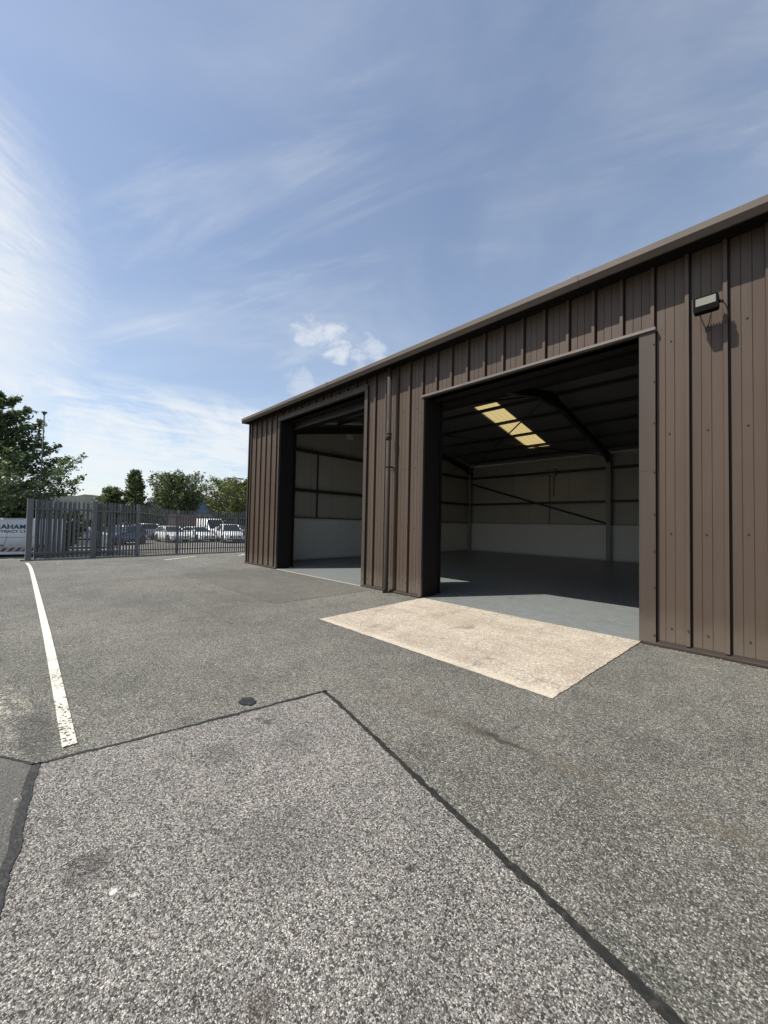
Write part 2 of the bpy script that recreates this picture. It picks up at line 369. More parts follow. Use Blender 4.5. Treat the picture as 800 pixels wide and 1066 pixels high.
# ------------------------------------------------------------------ the ground
def zg(x,y=0):
    t=min(1,max(0,(-x-15.5)/11.5)); t=t*t*(3-2*t)
    return -.56*t
def sheet(name,xs,y0,y1,m,dz=0):
    b=MB()
    for a,c in zip(xs[:-1],xs[1:]): b.face([(a,y0,zg(a)+dz),(c,y0,zg(c)+dz),(c,y1,zg(c)+dz),(a,y1,zg(a)+dz)])
    me=b.build(name,m,None,False); return struct(me)
xs=[-1800,-80,-27.5]+[-27+.75*i for i in range(16)]+[-10,20,1800]
sheet('ground',xs,-1800,1800,M['yard'])
sheet('car_park',[-62,-40,-27.5]+[-27+.75*i for i in range(6)],-45,60,M['far_asphalt'],.006)
sheet('grass_verge',[-140,-62],-90,140,M['grass'],.012)
def flat(name,poly,z,m):
    b=MB(); b.face([(x,y,z) for x,y in poly]); return struct(b.build(name,m,None,False))
flat('dark_asphalt_patch',[(-11.5,3.38),(-6.45,3.47),(-6.42,6.0),(-11.6,6.0)],.004,M['dark_patch'])
flat('coarse_foreground_patch',[(-2.81,2.03),(-3.143,.14),(-2.198,.014),(1.2,-.44),(2.2,1.0),(-.224,1.511)],.004,M['fore_patch'])
flat('smooth_asphalt_patch',[(-3.37,-.005),(-3.143,.14),(-2.198,.014),(1.2,-.44),(1.0,-3),(-4.2,-3)],.004,M['smooth_patch'])
def seam(a,b,w0,w1,step=.05,seed=1,jit=.35):
    rnd=random.Random(seed); a=Vector(a); b=Vector(b); d=(b-a); n=int(d.length/step); d.normalize(); p=Vector((-d.y,d.x))
    m=MB(); L_,R_=[],[]; ol=orr=0; mid=0
    for i in range(n+1):
        t=i/n; w=w0+(w1-w0)*t
        ol=ol*.6+rnd.uniform(-1,1)*.4; orr=orr*.6+rnd.uniform(-1,1)*.4; mid=mid*.95+rnd.uniform(-1,1)*.0022
        c=a+(b-a)*t+p*mid
        L_.append(c+p*w*(.5+jit*ol)); R_.append(c-p*w*(.5+jit*orr))
    for i in range(n): m.face([(*R_[i],.008),(*R_[i+1],.008),(*L_[i+1],.008),(*L_[i],.008)])
    return struct(m.build('bitumen_joint',M['bitumen'],None,False))
seam((-2.83,2.04),(.6,1.34),.030,.042,.014,3,.34)
seam((-3.14,.13),(-2.82,2.06),.018,.026,.02,4,.6)
seam((-3.15,.15),(-1.2,-.115),.044,.042,.012,5,.18)
seam((-3.42,-.03),(-3.14,.14),.010,.018,.02,6,.5)
b=MB(); rr=random.Random(5); pts=[]
for i in range(28):
    a=2*math.pi*i/28; r=1+rr.uniform(-.16,.16); pts.append((-3.085+.078*r*math.cos(a),1.445+.062*r*math.sin(a),.009))
b.face(pts); struct(b.build('tar_spot',M['bitumen'],None,False))

def paint_line(pts,w):
    m=MB(); P=[Vector(p) for p in pts]; Ls=[];Rs=[]
    for i,p in enumerate(P):
        t=(P[min(i+1,len(P)-1)]-P[max(0,i-1)]).normalized(); n=Vector((-t.y,t.x))
        Ls.append(p+n*w/2); Rs.append(p-n*w/2)
    for i in range(len(P)-1):
        m.face([(q.x,q.y,zg(q.x)+.010) for q in (Rs[i],Rs[i+1],Ls[i+1],Ls[i])])
    return struct(m.build('white_line',M['paint'],None,False))
paint_line([(-17.3,.36),(-16.4,.385),(-15.6,.40),(-14.8,.405),(-13,.40),(-9.3,.378),(-6.5,.358),(-4.6,.335),(-3.25,.318)],.078)
paint_line([(-15.8,4.05),(-16.4,4.78),(-17.0,5.55)],.11)
paint_line([(-16.4,7.1),(-16.9,7.55),(-17.5,8.1)],.11)

# ------------------------------------------------------------------ the warehouse
D=6.05; XL=-13.3; XR=9.0; YB=20.0; EZ=5.12
LD=(-11.09,-6.95,4.72); BD=(-5.09,-1.28,4.13)      # the two door openings x0,x1,head
SL=math.tan(R(10.6)); YR=(D+YB)/2
def roofz(y): return 5.13+SL*((y-5.9) if y<=YR else (2*YR-y-5.9))
W=thing('warehouse','low industrial unit clad in brown ribbed steel with two open roller doorways','warehouse',(0,0,0))

# ribbed front sheeting: pans with two fine swages and a narrow rib every 0.363 m
PITCH=.363; RIB0=-1.118   # right foot of a rib
def profile(x0,x1):
    pts=[]
    k0=math.floor((x0-RIB0)/PITCH)-1; k1=math.ceil((x1-RIB0)/PITCH)+1
    for k in range(k0,k1+1):
        r=RIB0+k*PITCH
        base=[(-.066,0),(-.056,-.045),(-.018,-.046),(-.014,.055),(.006,.055),(.009,0),
              (.093,0),(.098,.006),(.103,0),(.122,0),(.190,0),(.195,.006),(.200,0)]
        pts+=[(r+a,D+o) for a,o in base]
    pts.sort(key=lambda p:p[0])
    def at(x):
        for (a,ya),(b_,yb) in zip(pts[:-1],pts[1:]):
            if a<=x<=b_: return ya+(yb-ya)*(x-a)/max(1e-6,b_-a)
        return D
    return [(x0,at(x0))]+[p for p in pts if x0+1e-4<p[0]<x1-1e-4]+[(x1,at(x1))]
cl=MB()
FRONT=[(XL,LD[0],.07,EZ),(LD[0],LD[1],LD[2]+.02,EZ),(LD[1],BD[0],.07,EZ),(BD[0],BD[1],BD[2]+.02,EZ),(BD[1],XR,.07,EZ)]
for x0,x1,z0,z1 in FRONT:
    pr=profile(x0,x1)
    for (a,ya),(c,yc) in zip(pr[:-1],pr[1:]): cl.face([(a,ya,z0),(c,yc,z0),(c,yc,z1),(a,ya,z1)])
def screw(mb,x,y,z,r=.011,m=1):
    mb.tube([(x,y,z),(x,y-.010,z)],[r,r*.8],7,m,True,False)
rs=random.Random(11)
for x0,x1,z0,z1 in FRONT:
    k=math.ceil((x0-RIB0)/PITCH)
    while RIB0+k*PITCH<x1-.05:
        xr=RIB0+k*PITCH
        for z in (.22,1.45,2.72,3.98):
            if z<z0+.05: continue
            if xr+.13<x1: screw(cl,xr+.147+rs.uniform(-.01,.01),D,z+rs.uniform(-.03,.03))
            if rs.random()<.35 and xr-.03>x0: screw(cl,xr-.034,D-.045,z+rs.uniform(-.04,.04))
        k+=1
cl.build('wall_cladding',[M['clad'],M['screw']],W,False)
# core of the front wall (liner side) and reveals
cw=MB()
for x0,x1,z0,z1 in FRONT: cw.box((x0 if x0>XL else XL+.02,D+.06,z0-.02),(x1,D+.20,z1-.05),0)
cw.build('inner_front_wall',M['liner'],W)
def door_trim(d,kind):
    x0,x1,h=d; t=MB()
    # reveals: two jambs and head soffit, 0.42 deep
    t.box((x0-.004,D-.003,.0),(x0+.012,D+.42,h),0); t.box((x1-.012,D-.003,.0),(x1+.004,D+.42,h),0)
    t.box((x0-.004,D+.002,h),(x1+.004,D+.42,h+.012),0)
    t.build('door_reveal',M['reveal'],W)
    f=MB()
    if kind=='big':
        f.box((x0-.05,D-.085,h),(x1+.165,D-.003,h+.038),0)
        f.build('head_flashing',M['flash_pale'],W)
        j=MB(); j.box((x1-.014,D-.056,.035),(x1+.160,D-.047,2.28),0); j.box((x1-.014,D-.058,2.27),(x1+.160,D-.049,h-.004),0)
        j.box((x1-.022,D-.058,.03),(x1-.0145,D+.01,h-.004),0)
        for z in [.14,.75,1.22,1.7,2.25,2.9,3.45,3.95]: screw(j,x1+.145,D-.058,z,.010)
        j.build('jamb_flashing',[M['flash'],M['screw']],W)
        j=MB(); j.box((x0-.075,D-.052,.04),(x0-.0045,D-.047,h-.004),0); j.box((x0-.0045,D-.052,.04),(x0+.004,D-.004,h-.004),0)
        for z in [.3,.95,1.6,2.3,3.0,3.6]: screw(j,x0-.05,D-.052,z,.009)
        j.build('jamb_flashing',[M['flash'],M['screw']],W)
    else:
        f.box((x0-.10,D-.062,h),(x1+.10,D-.052,h+.14),0); f.box((x0-.10,D-.052,h),(x1+.10,D-.003,h+.012),0)
        x=x0
        while x<x1: screw(f,x,D-.062,h+.10,.010); x+=.3
        f.build('head_flashing',[M['flash'],M['screw']],W)
        for s,xx in ((-1,x0),(1,x1)):
            j=MB()
            a,c=(xx-.075,xx+.0) if s<0 else (xx,xx+.105)
            j.box((a,D-.057,.04),(c,D-.048,h-.004),0)
            e=xx-.006 if s>0 else xx
            j.box((e,D-.055,.04),(e+.006,D-.003,h-.004),0)
            for z in [.2,.55,1.3,2.0,2.6,3.3,3.9]: screw(j,(a+c)/2+.02*s,D-.057,z,.010)
            j.build('jamb_flashing',[M['flash'],M['screw']],W)
door_trim(LD,'left'); door_trim(BD,'big')
# rolled-up shutters, hoods and guides behind the heads
def shutter(d,up=0.0):
    x0,x1,h=d
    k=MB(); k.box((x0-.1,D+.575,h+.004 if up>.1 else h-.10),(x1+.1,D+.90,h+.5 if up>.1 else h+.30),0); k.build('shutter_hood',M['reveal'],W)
    h+=up; s=MB()
    zt=h-.02
    s.tube([(x0-.06,D+.74,zt+.13),(x1+.06,D+.74,zt+.13)],.15,18,0)
    for i in range(4): s.box((x0-.03,D+.505,h-.10+.065*i),(x1+.03,D+.522,h-.042+.065*i),0)
    o=s.build('roller_shutter',M['shutter'],W)
    bb=MB(); bb.box((x0-.03,D+.49,h-.15),(x1+.03,D+.535,h-.102),0); bb.build('bottom_rail',M['guide'],o)
    for xx in (x0,x1):
        g=MB(); g.box((xx-.055,D+.43,.05),(xx+.03 if xx==x0 else xx+.055,D+.46,h+.1),0)
        g.box((xx-.055 if xx==x0 else xx-.03,D+.54,.05),(xx+.03 if xx==x0 else xx+.055,D+.565,h+.1),0)
        g.box((xx-.06 if xx==x0 else xx+.05,D+.43,.05),(xx-.05 if xx==x0 else xx+.06,D+.565,h+.1),0)
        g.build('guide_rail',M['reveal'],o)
shutter(LD,-.02); shutter(BD,.30)
# base trim
for x0,x1 in ((XL-.03,LD[0]+.0),(LD[1]-.0,BD[0]-.01),(BD[1]+.01,XR)):
    t=MB(); t.prism([(D-.068,-.02),(D-.066,.028),(D-.055,.045),(D+.02,.075),(D+.02,-.02)],'x',x0,x1,0)
    t.build('base_trim',M['pipe'],W)
# corner flashing, gables, rear wall
t=MB(); t.box((XL-.022,D-.052,.05),(XL+.03,D-.046,EZ),0); t.box((XL-.022,D-.046,.05),(XL-.014,D+.15,EZ),0)
t.build('corner_flashing',M['flash'],W)
def gable(x0,x1,name):
    g=MB(); poly=[(D+.015,-.05),(YB,-.05),(YB,roofz(YB)-.16),(YR,roofz(YR)-.16),(D+.015,roofz(D)-.16)]
    g.prism(poly,'x',x0,x1,0); return g
g=gable(XL,-13.0,'l'); g.build('gable_wall',[M['liner']],W)
g=MB(); y=D+.2
while y<YB-.05:   # ribs on the outside of the gable
    g.box((XL-.04,y,.07),(XL-.002,y+.05,roofz(y)-.2),0); y+=.363
g.build('gable_cladding',M['clad'],W)
g=gable(XR-.3,XR,'r'); g.build('gable_wall',[M['liner']],W)
t=MB(); t.box((-13.0,YB-.25,-.05),(XR-.3,YB,roofz(YB)-.16),0); t.build('rear_wall',M['liner'],W)
# roof: two slopes with one translucent sheet let into the far one
def slope(mb,x0,x1,y0,y1,th=.10,m=0,mi=1):
    z0,z1=roofz(y0),roofz(y1)
    mb.face([(x0,y0,z0),(x1,y0,z0),(x1,y1,z1),(x0,y1,z1)],m)
    mb.face([(x0,y1,z1-th),(x1,y1,z1-th),(x1,y0,z0-th),(x0,y0,z0-th)],mi)
    for (a,c) in (((x0,y0,z0),(x1,y0,z0)),((x1,y0,z0),(x1,y1,z1)),((x1,y1,z1),(x0,y1,z1)),((x0,y1,z1),(x0,y0,z0))):
        mb.face([a,c,(c[0],c[1],c[2]-th),(a[0],a[1],a[2]-th)],mi)
SK=(-8.66,-7.6,13.3,18.3)
rf=MB(); YE=5.86; YF=2*YR-5.86
slope(rf,XL-.06,XR+.06,YE-.11,YR-.001)
slope(rf,XL-.06,SK[0],YR,YF); slope(rf,SK[1],XR+.06,YR,YF)
slope(rf,SK[0],SK[1],YR,SK[2]); slope(rf,SK[0],SK[1],SK[3],YF)
roof=rf.build('roof',[M['roofskin'],M['roof_liner']],W,False)
sk=MB(); n=36
for i in range(n):
    a=SK[0]+(SK[1]-SK[0])*i/n; c=SK[0]+(SK[1]-SK[0])*(i+1)/n
    h0=-.05+.012*math.cos(i*math.pi/2); h1=-.05+.012*math.cos((i+1)*math.pi/2)
    sk.face([(a,SK[2],roofz(SK[2])+h0),(c,SK[2],roofz(SK[2])+h1),(c,SK[3],roofz(SK[3])+h1),(a,SK[3],roofz(SK[3])+h0)])
sk.build('rooflight',M['rooflight'],roof,False)
# eaves: box gutter with a sloping lower face, soffit, downpipe
gt=MB(); gx0,gx1=XL+.10,XR+.1
prof=[(5.675,5.115),(5.66,5.105),(5.66,5.025),(5.712,4.958),(5.735,4.958),(5.735,5.09),(5.728,5.09),(5.728,4.972),(5.72,4.972),(5.685,5.035),(5.685,5.115)]
x=gx0; segs=[gx0,-8.1,-2.02,gx1]
for a,c in zip(segs[:-1],segs[1:]): gt.prism(prof,'x',a+.001,c-.001,0)
for xx in segs[1:-1]: gt.prism([(5.670,5.120),(5.654,5.108),(5.654,5.020),(5.709,4.951),(5.722,4.958),(5.668,5.025),(5.668,5.11)],'x',xx-.05,xx+.05,0)
for xx in (gx0,gx1-.003): gt.prism([(5.662,5.11),(5.662,5.026),(5.713,4.960),(5.735,4.960),(5.735,5.11)],'x',xx-.003 if xx==gx0 else xx,xx+.003,0)
gutter=gt.build('gutter',M['gutter'],W)
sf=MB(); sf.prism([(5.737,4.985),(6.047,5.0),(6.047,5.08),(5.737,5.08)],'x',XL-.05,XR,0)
sf.build('shade_black_soffit',M['soffit'],W)  # its black colour stands in for shadow behind the gutter
PX=-5.985; PY=5.88
dp=MB(); dp.tube([(PX,PY,4.99),(PX,PY,.10),(PX-.005,PY-.02,.0)],.054,16,0)
pipe=dp.build('downpipe',M['pipe'],W)
for z in (3.42,): 
    c=MB(); c.tube([(PX,PY,z-.07),(PX,PY,z+.07)],.063,16,0); c.tube([(PX,PY,z+.055),(PX,PY,z+.085)],.069,16,0); c.build('pipe_collar',M['pipe'],pipe)
for z in (2.76,):
    c=MB(); c.tube([(PX,PY,z-.018),(PX,PY,z+.018)],.060,16,0); c.box((PX-.015,5.93,z-.016),(PX+.015,6.04,z+.016),0); c.build('pipe_clip',M['pipe'],pipe)

# interior: dado, steel frames, purlins, rails, braces
t=MB(); t.box((-12.996,D+.22,.05),(-12.95,YB-.26,1.66),0); t.box((-12.995,YB-.30,.05),(XR-.3,YB-.252,1.66),0); t.build('dado_wall',M['dado'],W)
t=MB(); t.box((-12.95,D+.22,1.66),(-12.85,YB-.3,1.70),0); t.build('dado_rail',M['steel_dark'],W)
t=MB(); t.box((-12.95,YB-.34,1.661),(XR-.3,YB-.252,1.69),0); t.build('dado_rail',M['steel_dark'],W)
def ibeam(mb,p0,p1,dep,wid,M_=0):
    """I-section from p0 to p1 lying in a plane x=const; dep is in that plane"""
    p0=Vector(p0);p1=Vector(p1); t=(p1-p0); n=Vector((0,-t.z,t.y)).normalized(); xx=Vector((1,0,0))
    def bx(o0,o1,w):
        k=[]
        for p in (p0,p1):
            for o,s in ((o0,-1),(o0,1),(o1,1),(o1,-1)): k.append(p+n*o+xx*s*w/2)
        b0=len(mb.v); mb.v+=[tuple(q) for q in k]
        for f in ((0,1,2,3),(7,6,5,4),(0,4,5,1),(1,5,6,2),(2,6,7,3),(3,7,4,0)): mb.f.append(tuple(b0+i for i in f)); mb.m.append(M_); mb.sm.append(False)
    bx(-dep/2,-dep/2+.014,wid); bx(dep/2-.014,dep/2,wid); bx(-dep/2+.014,dep/2-.014,.012)
YC0,YC1=D+.46,YB-.42
def colbase(x,y,m):
    c=MB(); ibeam(c,(x,y,.05),(x,y,roofz(y)-.35),.30,.19); return c.build('column',m,W)
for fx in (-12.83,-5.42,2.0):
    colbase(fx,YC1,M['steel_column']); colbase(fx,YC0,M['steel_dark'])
    for sgn,yc in ((1,YC0),(-1,YC1)):
        r_=MB(); e=yc-sgn*.15
        ibeam(r_,(fx,e,roofz(e)-.46),(fx,YR,roofz(YR)-.46),.26,.16)
        # haunch at the eaves and gusset at the ridge
        z=roofz(e)-.58; r_.prism([(e,z+.02),(e,z-.20),(e+sgn*.15,z-.165),(e+sgn*.8,z+.15)],'x',fx-.07,fx+.07,0)
        z=roofz(YR)-.56; r_.prism([(YR,z+.02),(YR,z-.22),(YR-sgn*.12,z-.22),(YR-sgn*1.2,z-.19)],'x',fx-.06,fx+.06,0)
        r_.build('rafter',M['steel_dark'],W)
ys=[6.9,8.3,9.7,11.1,12.45,13.6,14.95,16.4,17.8,19.1]
for y in ys:
    p=MB(); z=roofz(y)-.115; s=1 if y<YR else -1
    p.box((-12.98,y-.004,z-.11),(XR-.31,y+.004,z),0); p.box((-12.98,y-.06,z-.012),(XR-.31,y-.004,z),0); p.box((-12.98,y+.004,z-.11),(XR-.31,y+.05,z-.10),0)
    p.build('purlin',M['purlin'],W)
for z in (2.75,4.30):
    p=MB(); p.box((-13.0,D+.25,z-.055),(-12.82,YB-.3,z+.055),0); p.build('sheeting_rail',M['steel_dark'],W)
    p=MB(); p.box((-12.95,YB-.43,z-.055),(XR-.31,YB-.25,z+.055),0); p.build('sheeting_rail',M['steel_dark'],W)
p=MB(); p.tube([(-12.7,YB-.45,3.95),(-5.5,YB-.45,1.72)],.045,8,0); p.build('wall_brace',M['steel_dark'],W)
def rz(y,o=.36): return roofz(y)-o
for a,c in (((-12.83,YC0),(-5.42,YR)),((-5.42,YC0),(-12.83,YR)),((-12.83,YC1),(-5.42,YR)),((-5.42,YC1),(-12.83,YR))):
    p=MB(); p.tube([(a[0],a[1],rz(a[1],.40)),(c[0],c[1],rz(c[1],.40))],.03,8,0); p.build('roof_brace',M['steel_dark'],W)
p=MB(); p.box((-12.96,8.72,1.70),(-12.93,8.78,4.25),0); p.build('liner_joint',M['steel_dark'],W)
b=MB(); b.face([(-12.99,D+.002,.014),(XR-.3,D+.002,.014),(XR-.3,YB-.25,.014),(-12.99,YB-.25,.014)]); struct(b.build('floor',M['floor'],None,False))
# threshold concrete edge in front of the left door, and the entrance ramp of the big one
b=MB(); b.prism([(D-.035,-.05),(D-.035,.009),(D-.03,.012),(D+.0015,.0125),(D+.0015,-.05)],'x',LD[0]+.02,LD[1]-.02,0); struct(b.build('door_threshold',M['kerb']))
b=MB()
top=[(-4.98,3.46,.006),(-1.395,3.44,.006),(-1.295,D+.0015,.012),(-5.07,D+.0015,.012)]
n=60; rj=random.Random(17); ja={}
for u in range(n+1):
    for v in range(n+1):
        if u in (0,n) or v==0: ja[(u,v)]=(rj.gauss(0,.004) if u in (0,n) else 0,rj.gauss(0,.004) if v==0 else 0)
def lerp(a,c,t): return tuple(a[i]+(c[i]-a[i])*t for i in range(3))
for i in range(n):
    for j in range(n):
        q=[]
        for (u,v) in ((i,j),(i+1,j),(i+1,j+1),(i,j+1)):
            p_=lerp(lerp(top[0],top[1],u/n),lerp(top[3],top[2],u/n),v/n); q.append((p_[0]+ja.get((u,v),(0,0))[0],p_[1]+ja.get((u,v),(0,0))[1],p_[2]))
        b.face(q)
struct(b.build('concrete_ramp',M['concrete'],None,False))

gm=MB(); rg=random.Random(31)
for a0,a1,nn in ((-7.0,-5.15,260),(-13.3,-11.1,160),(-1.2,3.0,300),(-5.2,-1.3,50)):
    for i in range(nn):
        x=rg.uniform(a0,a1); y=D-.075-abs(rg.gauss(0,.07 if a0!=-5.2 else .03)); r=rg.uniform(.003,.011); 
        if a0==-7.0 and rg.random()<.5: x=PX+rg.gauss(.05,.25); y=D-.09-abs(rg.gauss(0,.14))
        z0=.004 if a0!=-5.2 else .012; k=len(gm.v); q=[rg.uniform(.7,1.3) for _ in range(6)]; an=rg.uniform(0,6)
        gm.v+=[(x+r*q[j]*math.cos(an+j*1.257),y+r*q[j]*math.sin(an+j*1.257),z0) for j in range(5)]+[(x,y,z0+r*q[5]*.8)]
        mi=0 if rg.random()<.55 else 1
        for j in range(5): gm.f.append((k+j,k+(j+1)%5,k+5)); gm.m.append(mi); gm.sm.append(False)
M['grit']=simple('loose_grit',(.24,.22,.19),.9,0,.4,40); M['leaf_litter']=simple('dry_leaf_litter',(.11,.062,.035),.9,0,.4,40)
struct(gm.build('grit',[M['grit'],M['leaf_litter']],None,False),'stuff')
# things fixed to the building
F=thing('floodlight','small black floodlight with pale lens fixed high on brown cladding','floodlight',(-.586,5.83,4.10))
hs=MB()
def rbox(mb,a,c,r,m=0):   # box with rounded x-z corners
    x0,y0,z0=a; x1,y1,z1=c; poly=[]
    for cx,cz,s in ((x1-r,z1-r,0),(x0+r,z1-r,90),(x0+r,z0+r,180),(x1-r,z0+r,270)):
        for k in range(5): an=R(s+k*22.5); poly.append((cx+r*math.cos(an),cz+r*math.sin(an)))
    mb.prism(poly,'y',y0,y1,m)
rbox(hs,(-.116,-.05,.0),(.116,.05,.178),.022)
for i in range(8): hs.box((-.095+.026*i,.05,.02),(-.089+.026*i,.075,.165),0)
house=hs.build('housing',M['black'],F)
ln=MB(); ln.box((-.092,-.054,.070),(.092,-.0502,.160),0); ln.build('lens',M['lens'],F)
br=MB()
br.tube([(-.06,.02,-.015),(-.025,.20,-.125)],.005,7,0); br.tube([(.045,.02,-.015),(-.005,.20,-.115)],.005,7,0)
br.box((-.035,.198,-.14),(.005,.218,-.105),0); br.build('bracket',M['pole'],F)
cb=MB(); cb.tube([(.112,.03,.10),(.135,.05,.098),(.15,.06,.095)],[.02,.02,.012],8,0)
cb.tube([(.145,.06,.09),(.165,.10,.07),(.180,.14,.02),(.182,.165,-.04),(.182,.17,-.09)],.005,6,0); cb.build('cable',M['cable'],F)

b=MB(); b.box((-12.945+.001,10.24,5.0),(-12.93,10.56,5.22)); 
nt_=b.build('notice',M['paper']); nt_.location=(-.05,0,.13); tag(nt_,'small pale notice fixed high on inner end wall of unit','notice')
EB=thing('electrical_box','pale electrical box with conduits on the rear inside wall','electrical box',(-8.1,YB-.45,4.1))
b=MB(); b.box((-.24,.03,.06),(.24,.2,.38)); b.build('box_body',M['steel_column'],EB)
b=MB(); b.tube([(-.1,.12,.06),(-.1,.12,-2.4)],.025,8); b.tube([(.12,.12,.06),(.12,.12,-1.0)],.025,8); b.build('conduit',M['steel_column'],EB)

# ------------------------------------------------------------------ palisade fence
def pale_mesh(h=2.28):
    """corrugated pale with a splayed triple point"""
    m=MB(); w=.034; d=.014
    xs_=[-w,-w*.45,0,w*.45,w]; ys_=[0,d,.002,d,0]
    tops=[h-.02,h-.075,h+.05,h-.075,h-.02]
    for a in range(4):
        m.face([(xs_[a],ys_[a],0),(xs_[a+1],ys_[a+1],0),(xs_[a+1],ys_[a+1],tops[a+1]),(xs_[a],ys_[a],tops[a])])
        m.face([(xs_[a],ys_[a]+.003,tops[a]),(xs_[a+1],ys_[a+1]+.003,tops[a+1]),(xs_[a+1],ys_[a+1]+.003,0),(xs_[a],ys_[a]+.003,0)])
    me=bpy.data.meshes.new('pale'); me.from_pydata(m.v,[],m.f); me.materials.append(M['galv']); me.update(); return me
PALE=pale_mesh()
rp=random.Random(3)
FG='grey palisade fence panels along the yard edge'
def fence(name,p0,p1,label,cat,spacing=.15,posts=(True,False),rails=(.28,1.95),pw=.055,group=FG,pale_tilt=0,post_h=2.34,back=-1):
    a=Vector((*p0,zg(p0[0]))); c=Vector((*p1,zg(p1[0]))); d=c-a; ln=d.length
    rz_=math.atan2(d.y,d.x); f=thing(name,label,cat,a,rz_,group)
    sl=d.z/math.hypot(d.x,d.y); hl=math.hypot(d.x,d.y)
    n=int(hl/spacing)
    for i in range(n+1):
        x=(i+.5)*hl/(n+1)
        o=bpy.data.objects.new('pale',PALE); COL.objects.link(o); o.parent=f
        o.location=(x,0,sl*x+.07+rp.uniform(-.008,.008)); o.rotation_euler=(0,rp.uniform(-.006,.006),pale_tilt)
    for z in rails:
        r_=MB(); y=back*.03
        r_.prism([(0,z),(hl,z+sl*hl),(hl,z+sl*hl+.05),(0,z+.05)],'y',y-.006,y+.006,0)
        r_.prism([(0,z),(hl,z+sl*hl),(hl,z+sl*hl+.006),(0,z+.006)],'y',y-.05 if back<0 else y+.006,y-.006 if back<0 else y+.05,0)
        r_.build('rail',M['galv'],f)
    for k,on in zip((0,hl),posts):
        if on:
            q=MB(); q.box((k-pw,-.10,sl*k-.1),(k+pw,.01-.03,sl*k+post_h),0); q.build('post',M['galv'],f)
    return f
fence('palisade_fence',(-19.58,.42),(-19.94,2.41),'grey palisade fence bay with thick end post beside the white van','fence',.145,(True,True),pw=.085)
fence('palisade_gate',(-19.95,.62),(-20.25,3.38),'grey sliding gate leaf parked behind the end fence bay','gate',.155,(True,True),rails=(.22,2.0),pw=.03,group=None)
fence('palisade_fence',(-19.94,2.41),(-19.99,4.0),'short grey palisade bay between the sliding gate and the angled bay','fence',.115,(False,True))
fence('palisade_fence',(-19.99,4.0),(-22.12,6.2),'grey palisade bay angled back towards the parked cars','fence',.13,(False,True))
fence('palisade_fence',(-22.12,6.2),(-21.9,9.9),'long grey palisade bay meeting the corner of the warehouse','fence',.125,(False,True),rails=(.28,.62,1.95))
fence('palisade_fence',(-21.9,9.9),(-21.6,14.5),'grey palisade bay running on behind the warehouse','fence',.125,(False,True),rails=(.28,.62,1.95))
kb=MB(); kp=[(-19.6,.2),(-19.93,2.41),(-19.97,4.0),(-22.1,6.2),(-21.87,9.9),(-21.57,14.5)]
for (a,c) in zip(kp[:-1],kp[1:]):
    dv=Vector((c[0]-a[0],c[1]-a[1])).normalized(); nn=Vector((dv.y,-dv.x))*.07
    q=[]
    for (p,zz) in ((a,zg(a[0])),(c,zg(c[0]))): q.append((p,zz))
    for s0,s1 in ((-.05,.07),):
        pa,pc=Vector(a),Vector(c)
        lo=[(pa.x-nn.x,pa.y-nn.y),(pc.x-nn.x,pc.y-nn.y),(pc.x+nn.x,pc.y+nn.y),(pa.x+nn.x,pa.y+nn.y)]
        zz=[zg(pa.x),zg(pc.x),zg(pc.x),zg(pa.x)]
        kb.face([(x,y,z+s1) for (x,y),z in zip(lo,zz)])
        for i in range(4):
            j=(i+1)%4; kb.face([(*lo[i],zz[i]+s0),(*lo[j],zz[j]+s0),(*lo[j],zz[j]+s1),(*lo[i],zz[i]+s1)])
struct(kb.build('kerb',M['kerb']))
b=MB(); rbox(b,(-.17,-.012,0),(.17,.012,.36),.03); b.tube([(-.1,.0,-1.65),(-.1,0,.02)],.025,8); 
o=b.build('sign_board',M['orange']); o.location=(-21.3,2.87,zg(-21.3)+1.6); o.rotation_euler=(0,0,R(90)); tag(o,'small faded orange sign board behind the palisade gate','sign')

# ------------------------------------------------------------------ vehicles
def wheel(parent,x,y,r=.32,w=.2):
    t=MB(); n=20; s=1 if y>0 else -1
    prof=[(0,r*.62),(.0,r*.96),(.02,r),(w-.02,r),(w,r*.96),(w,r*.62)]
    k=len(t.v)
    for i in range(n):
        a=2*math.pi*i/n
        for (o,q) in prof: t.v.append((q*math.cos(a),s*(o-w)+0,q*math.sin(a)))
    m=len(prof)
    for i in range(n):
        for j in range(m-1):
            t.f.append((i*m+j,((i+1)%n)*m+j,((i+1)%n)*m+j+1,i*m+j+1)); t.m.append(0); t.sm.append(True)
    o=t.build('wheel',M['tyre'],parent); o.location=(x,y,r)
    q=MB(); q.tube([(0,-s*w*.8,0),(0,-s*.025,0)],r*.62,16,0)
    for i in range(5):
        Mx=Matrix.Rotation(2*math.pi*i/5,4,'Y'); q.box((-.03,-.028 if s>0 else .012,.05),(.03,-.012 if s>0 else .028,r*.6),0,Mx)
    q.build('rim',M['rim'],o)
def loft(mb,secs,m=0,sm=True):
    """secs: list of rings (same count) -> closed skin"""
    k=len(mb.v); n=len(secs[0])
    for s in secs: mb.v+=[tuple(p) for p in s]
    for i in range(len(secs)-1):
        for j in range(n):
            jj=(j+1)%n; mb.f.append((k+i*n+j,k+i*n+jj,k+(i+1)*n+jj,k+(i+1)*n+j)); mb.m.append(m); mb.sm.append(sm)
    mb.f.append(tuple(k+j for j in reversed(range(n)))); mb.m.append(m); mb.sm.append(sm)
    e=k+(len(secs)-1)*n; mb.f.append(tuple(e+j for j in range(n))); mb.m.append(m); mb.sm.append(sm)
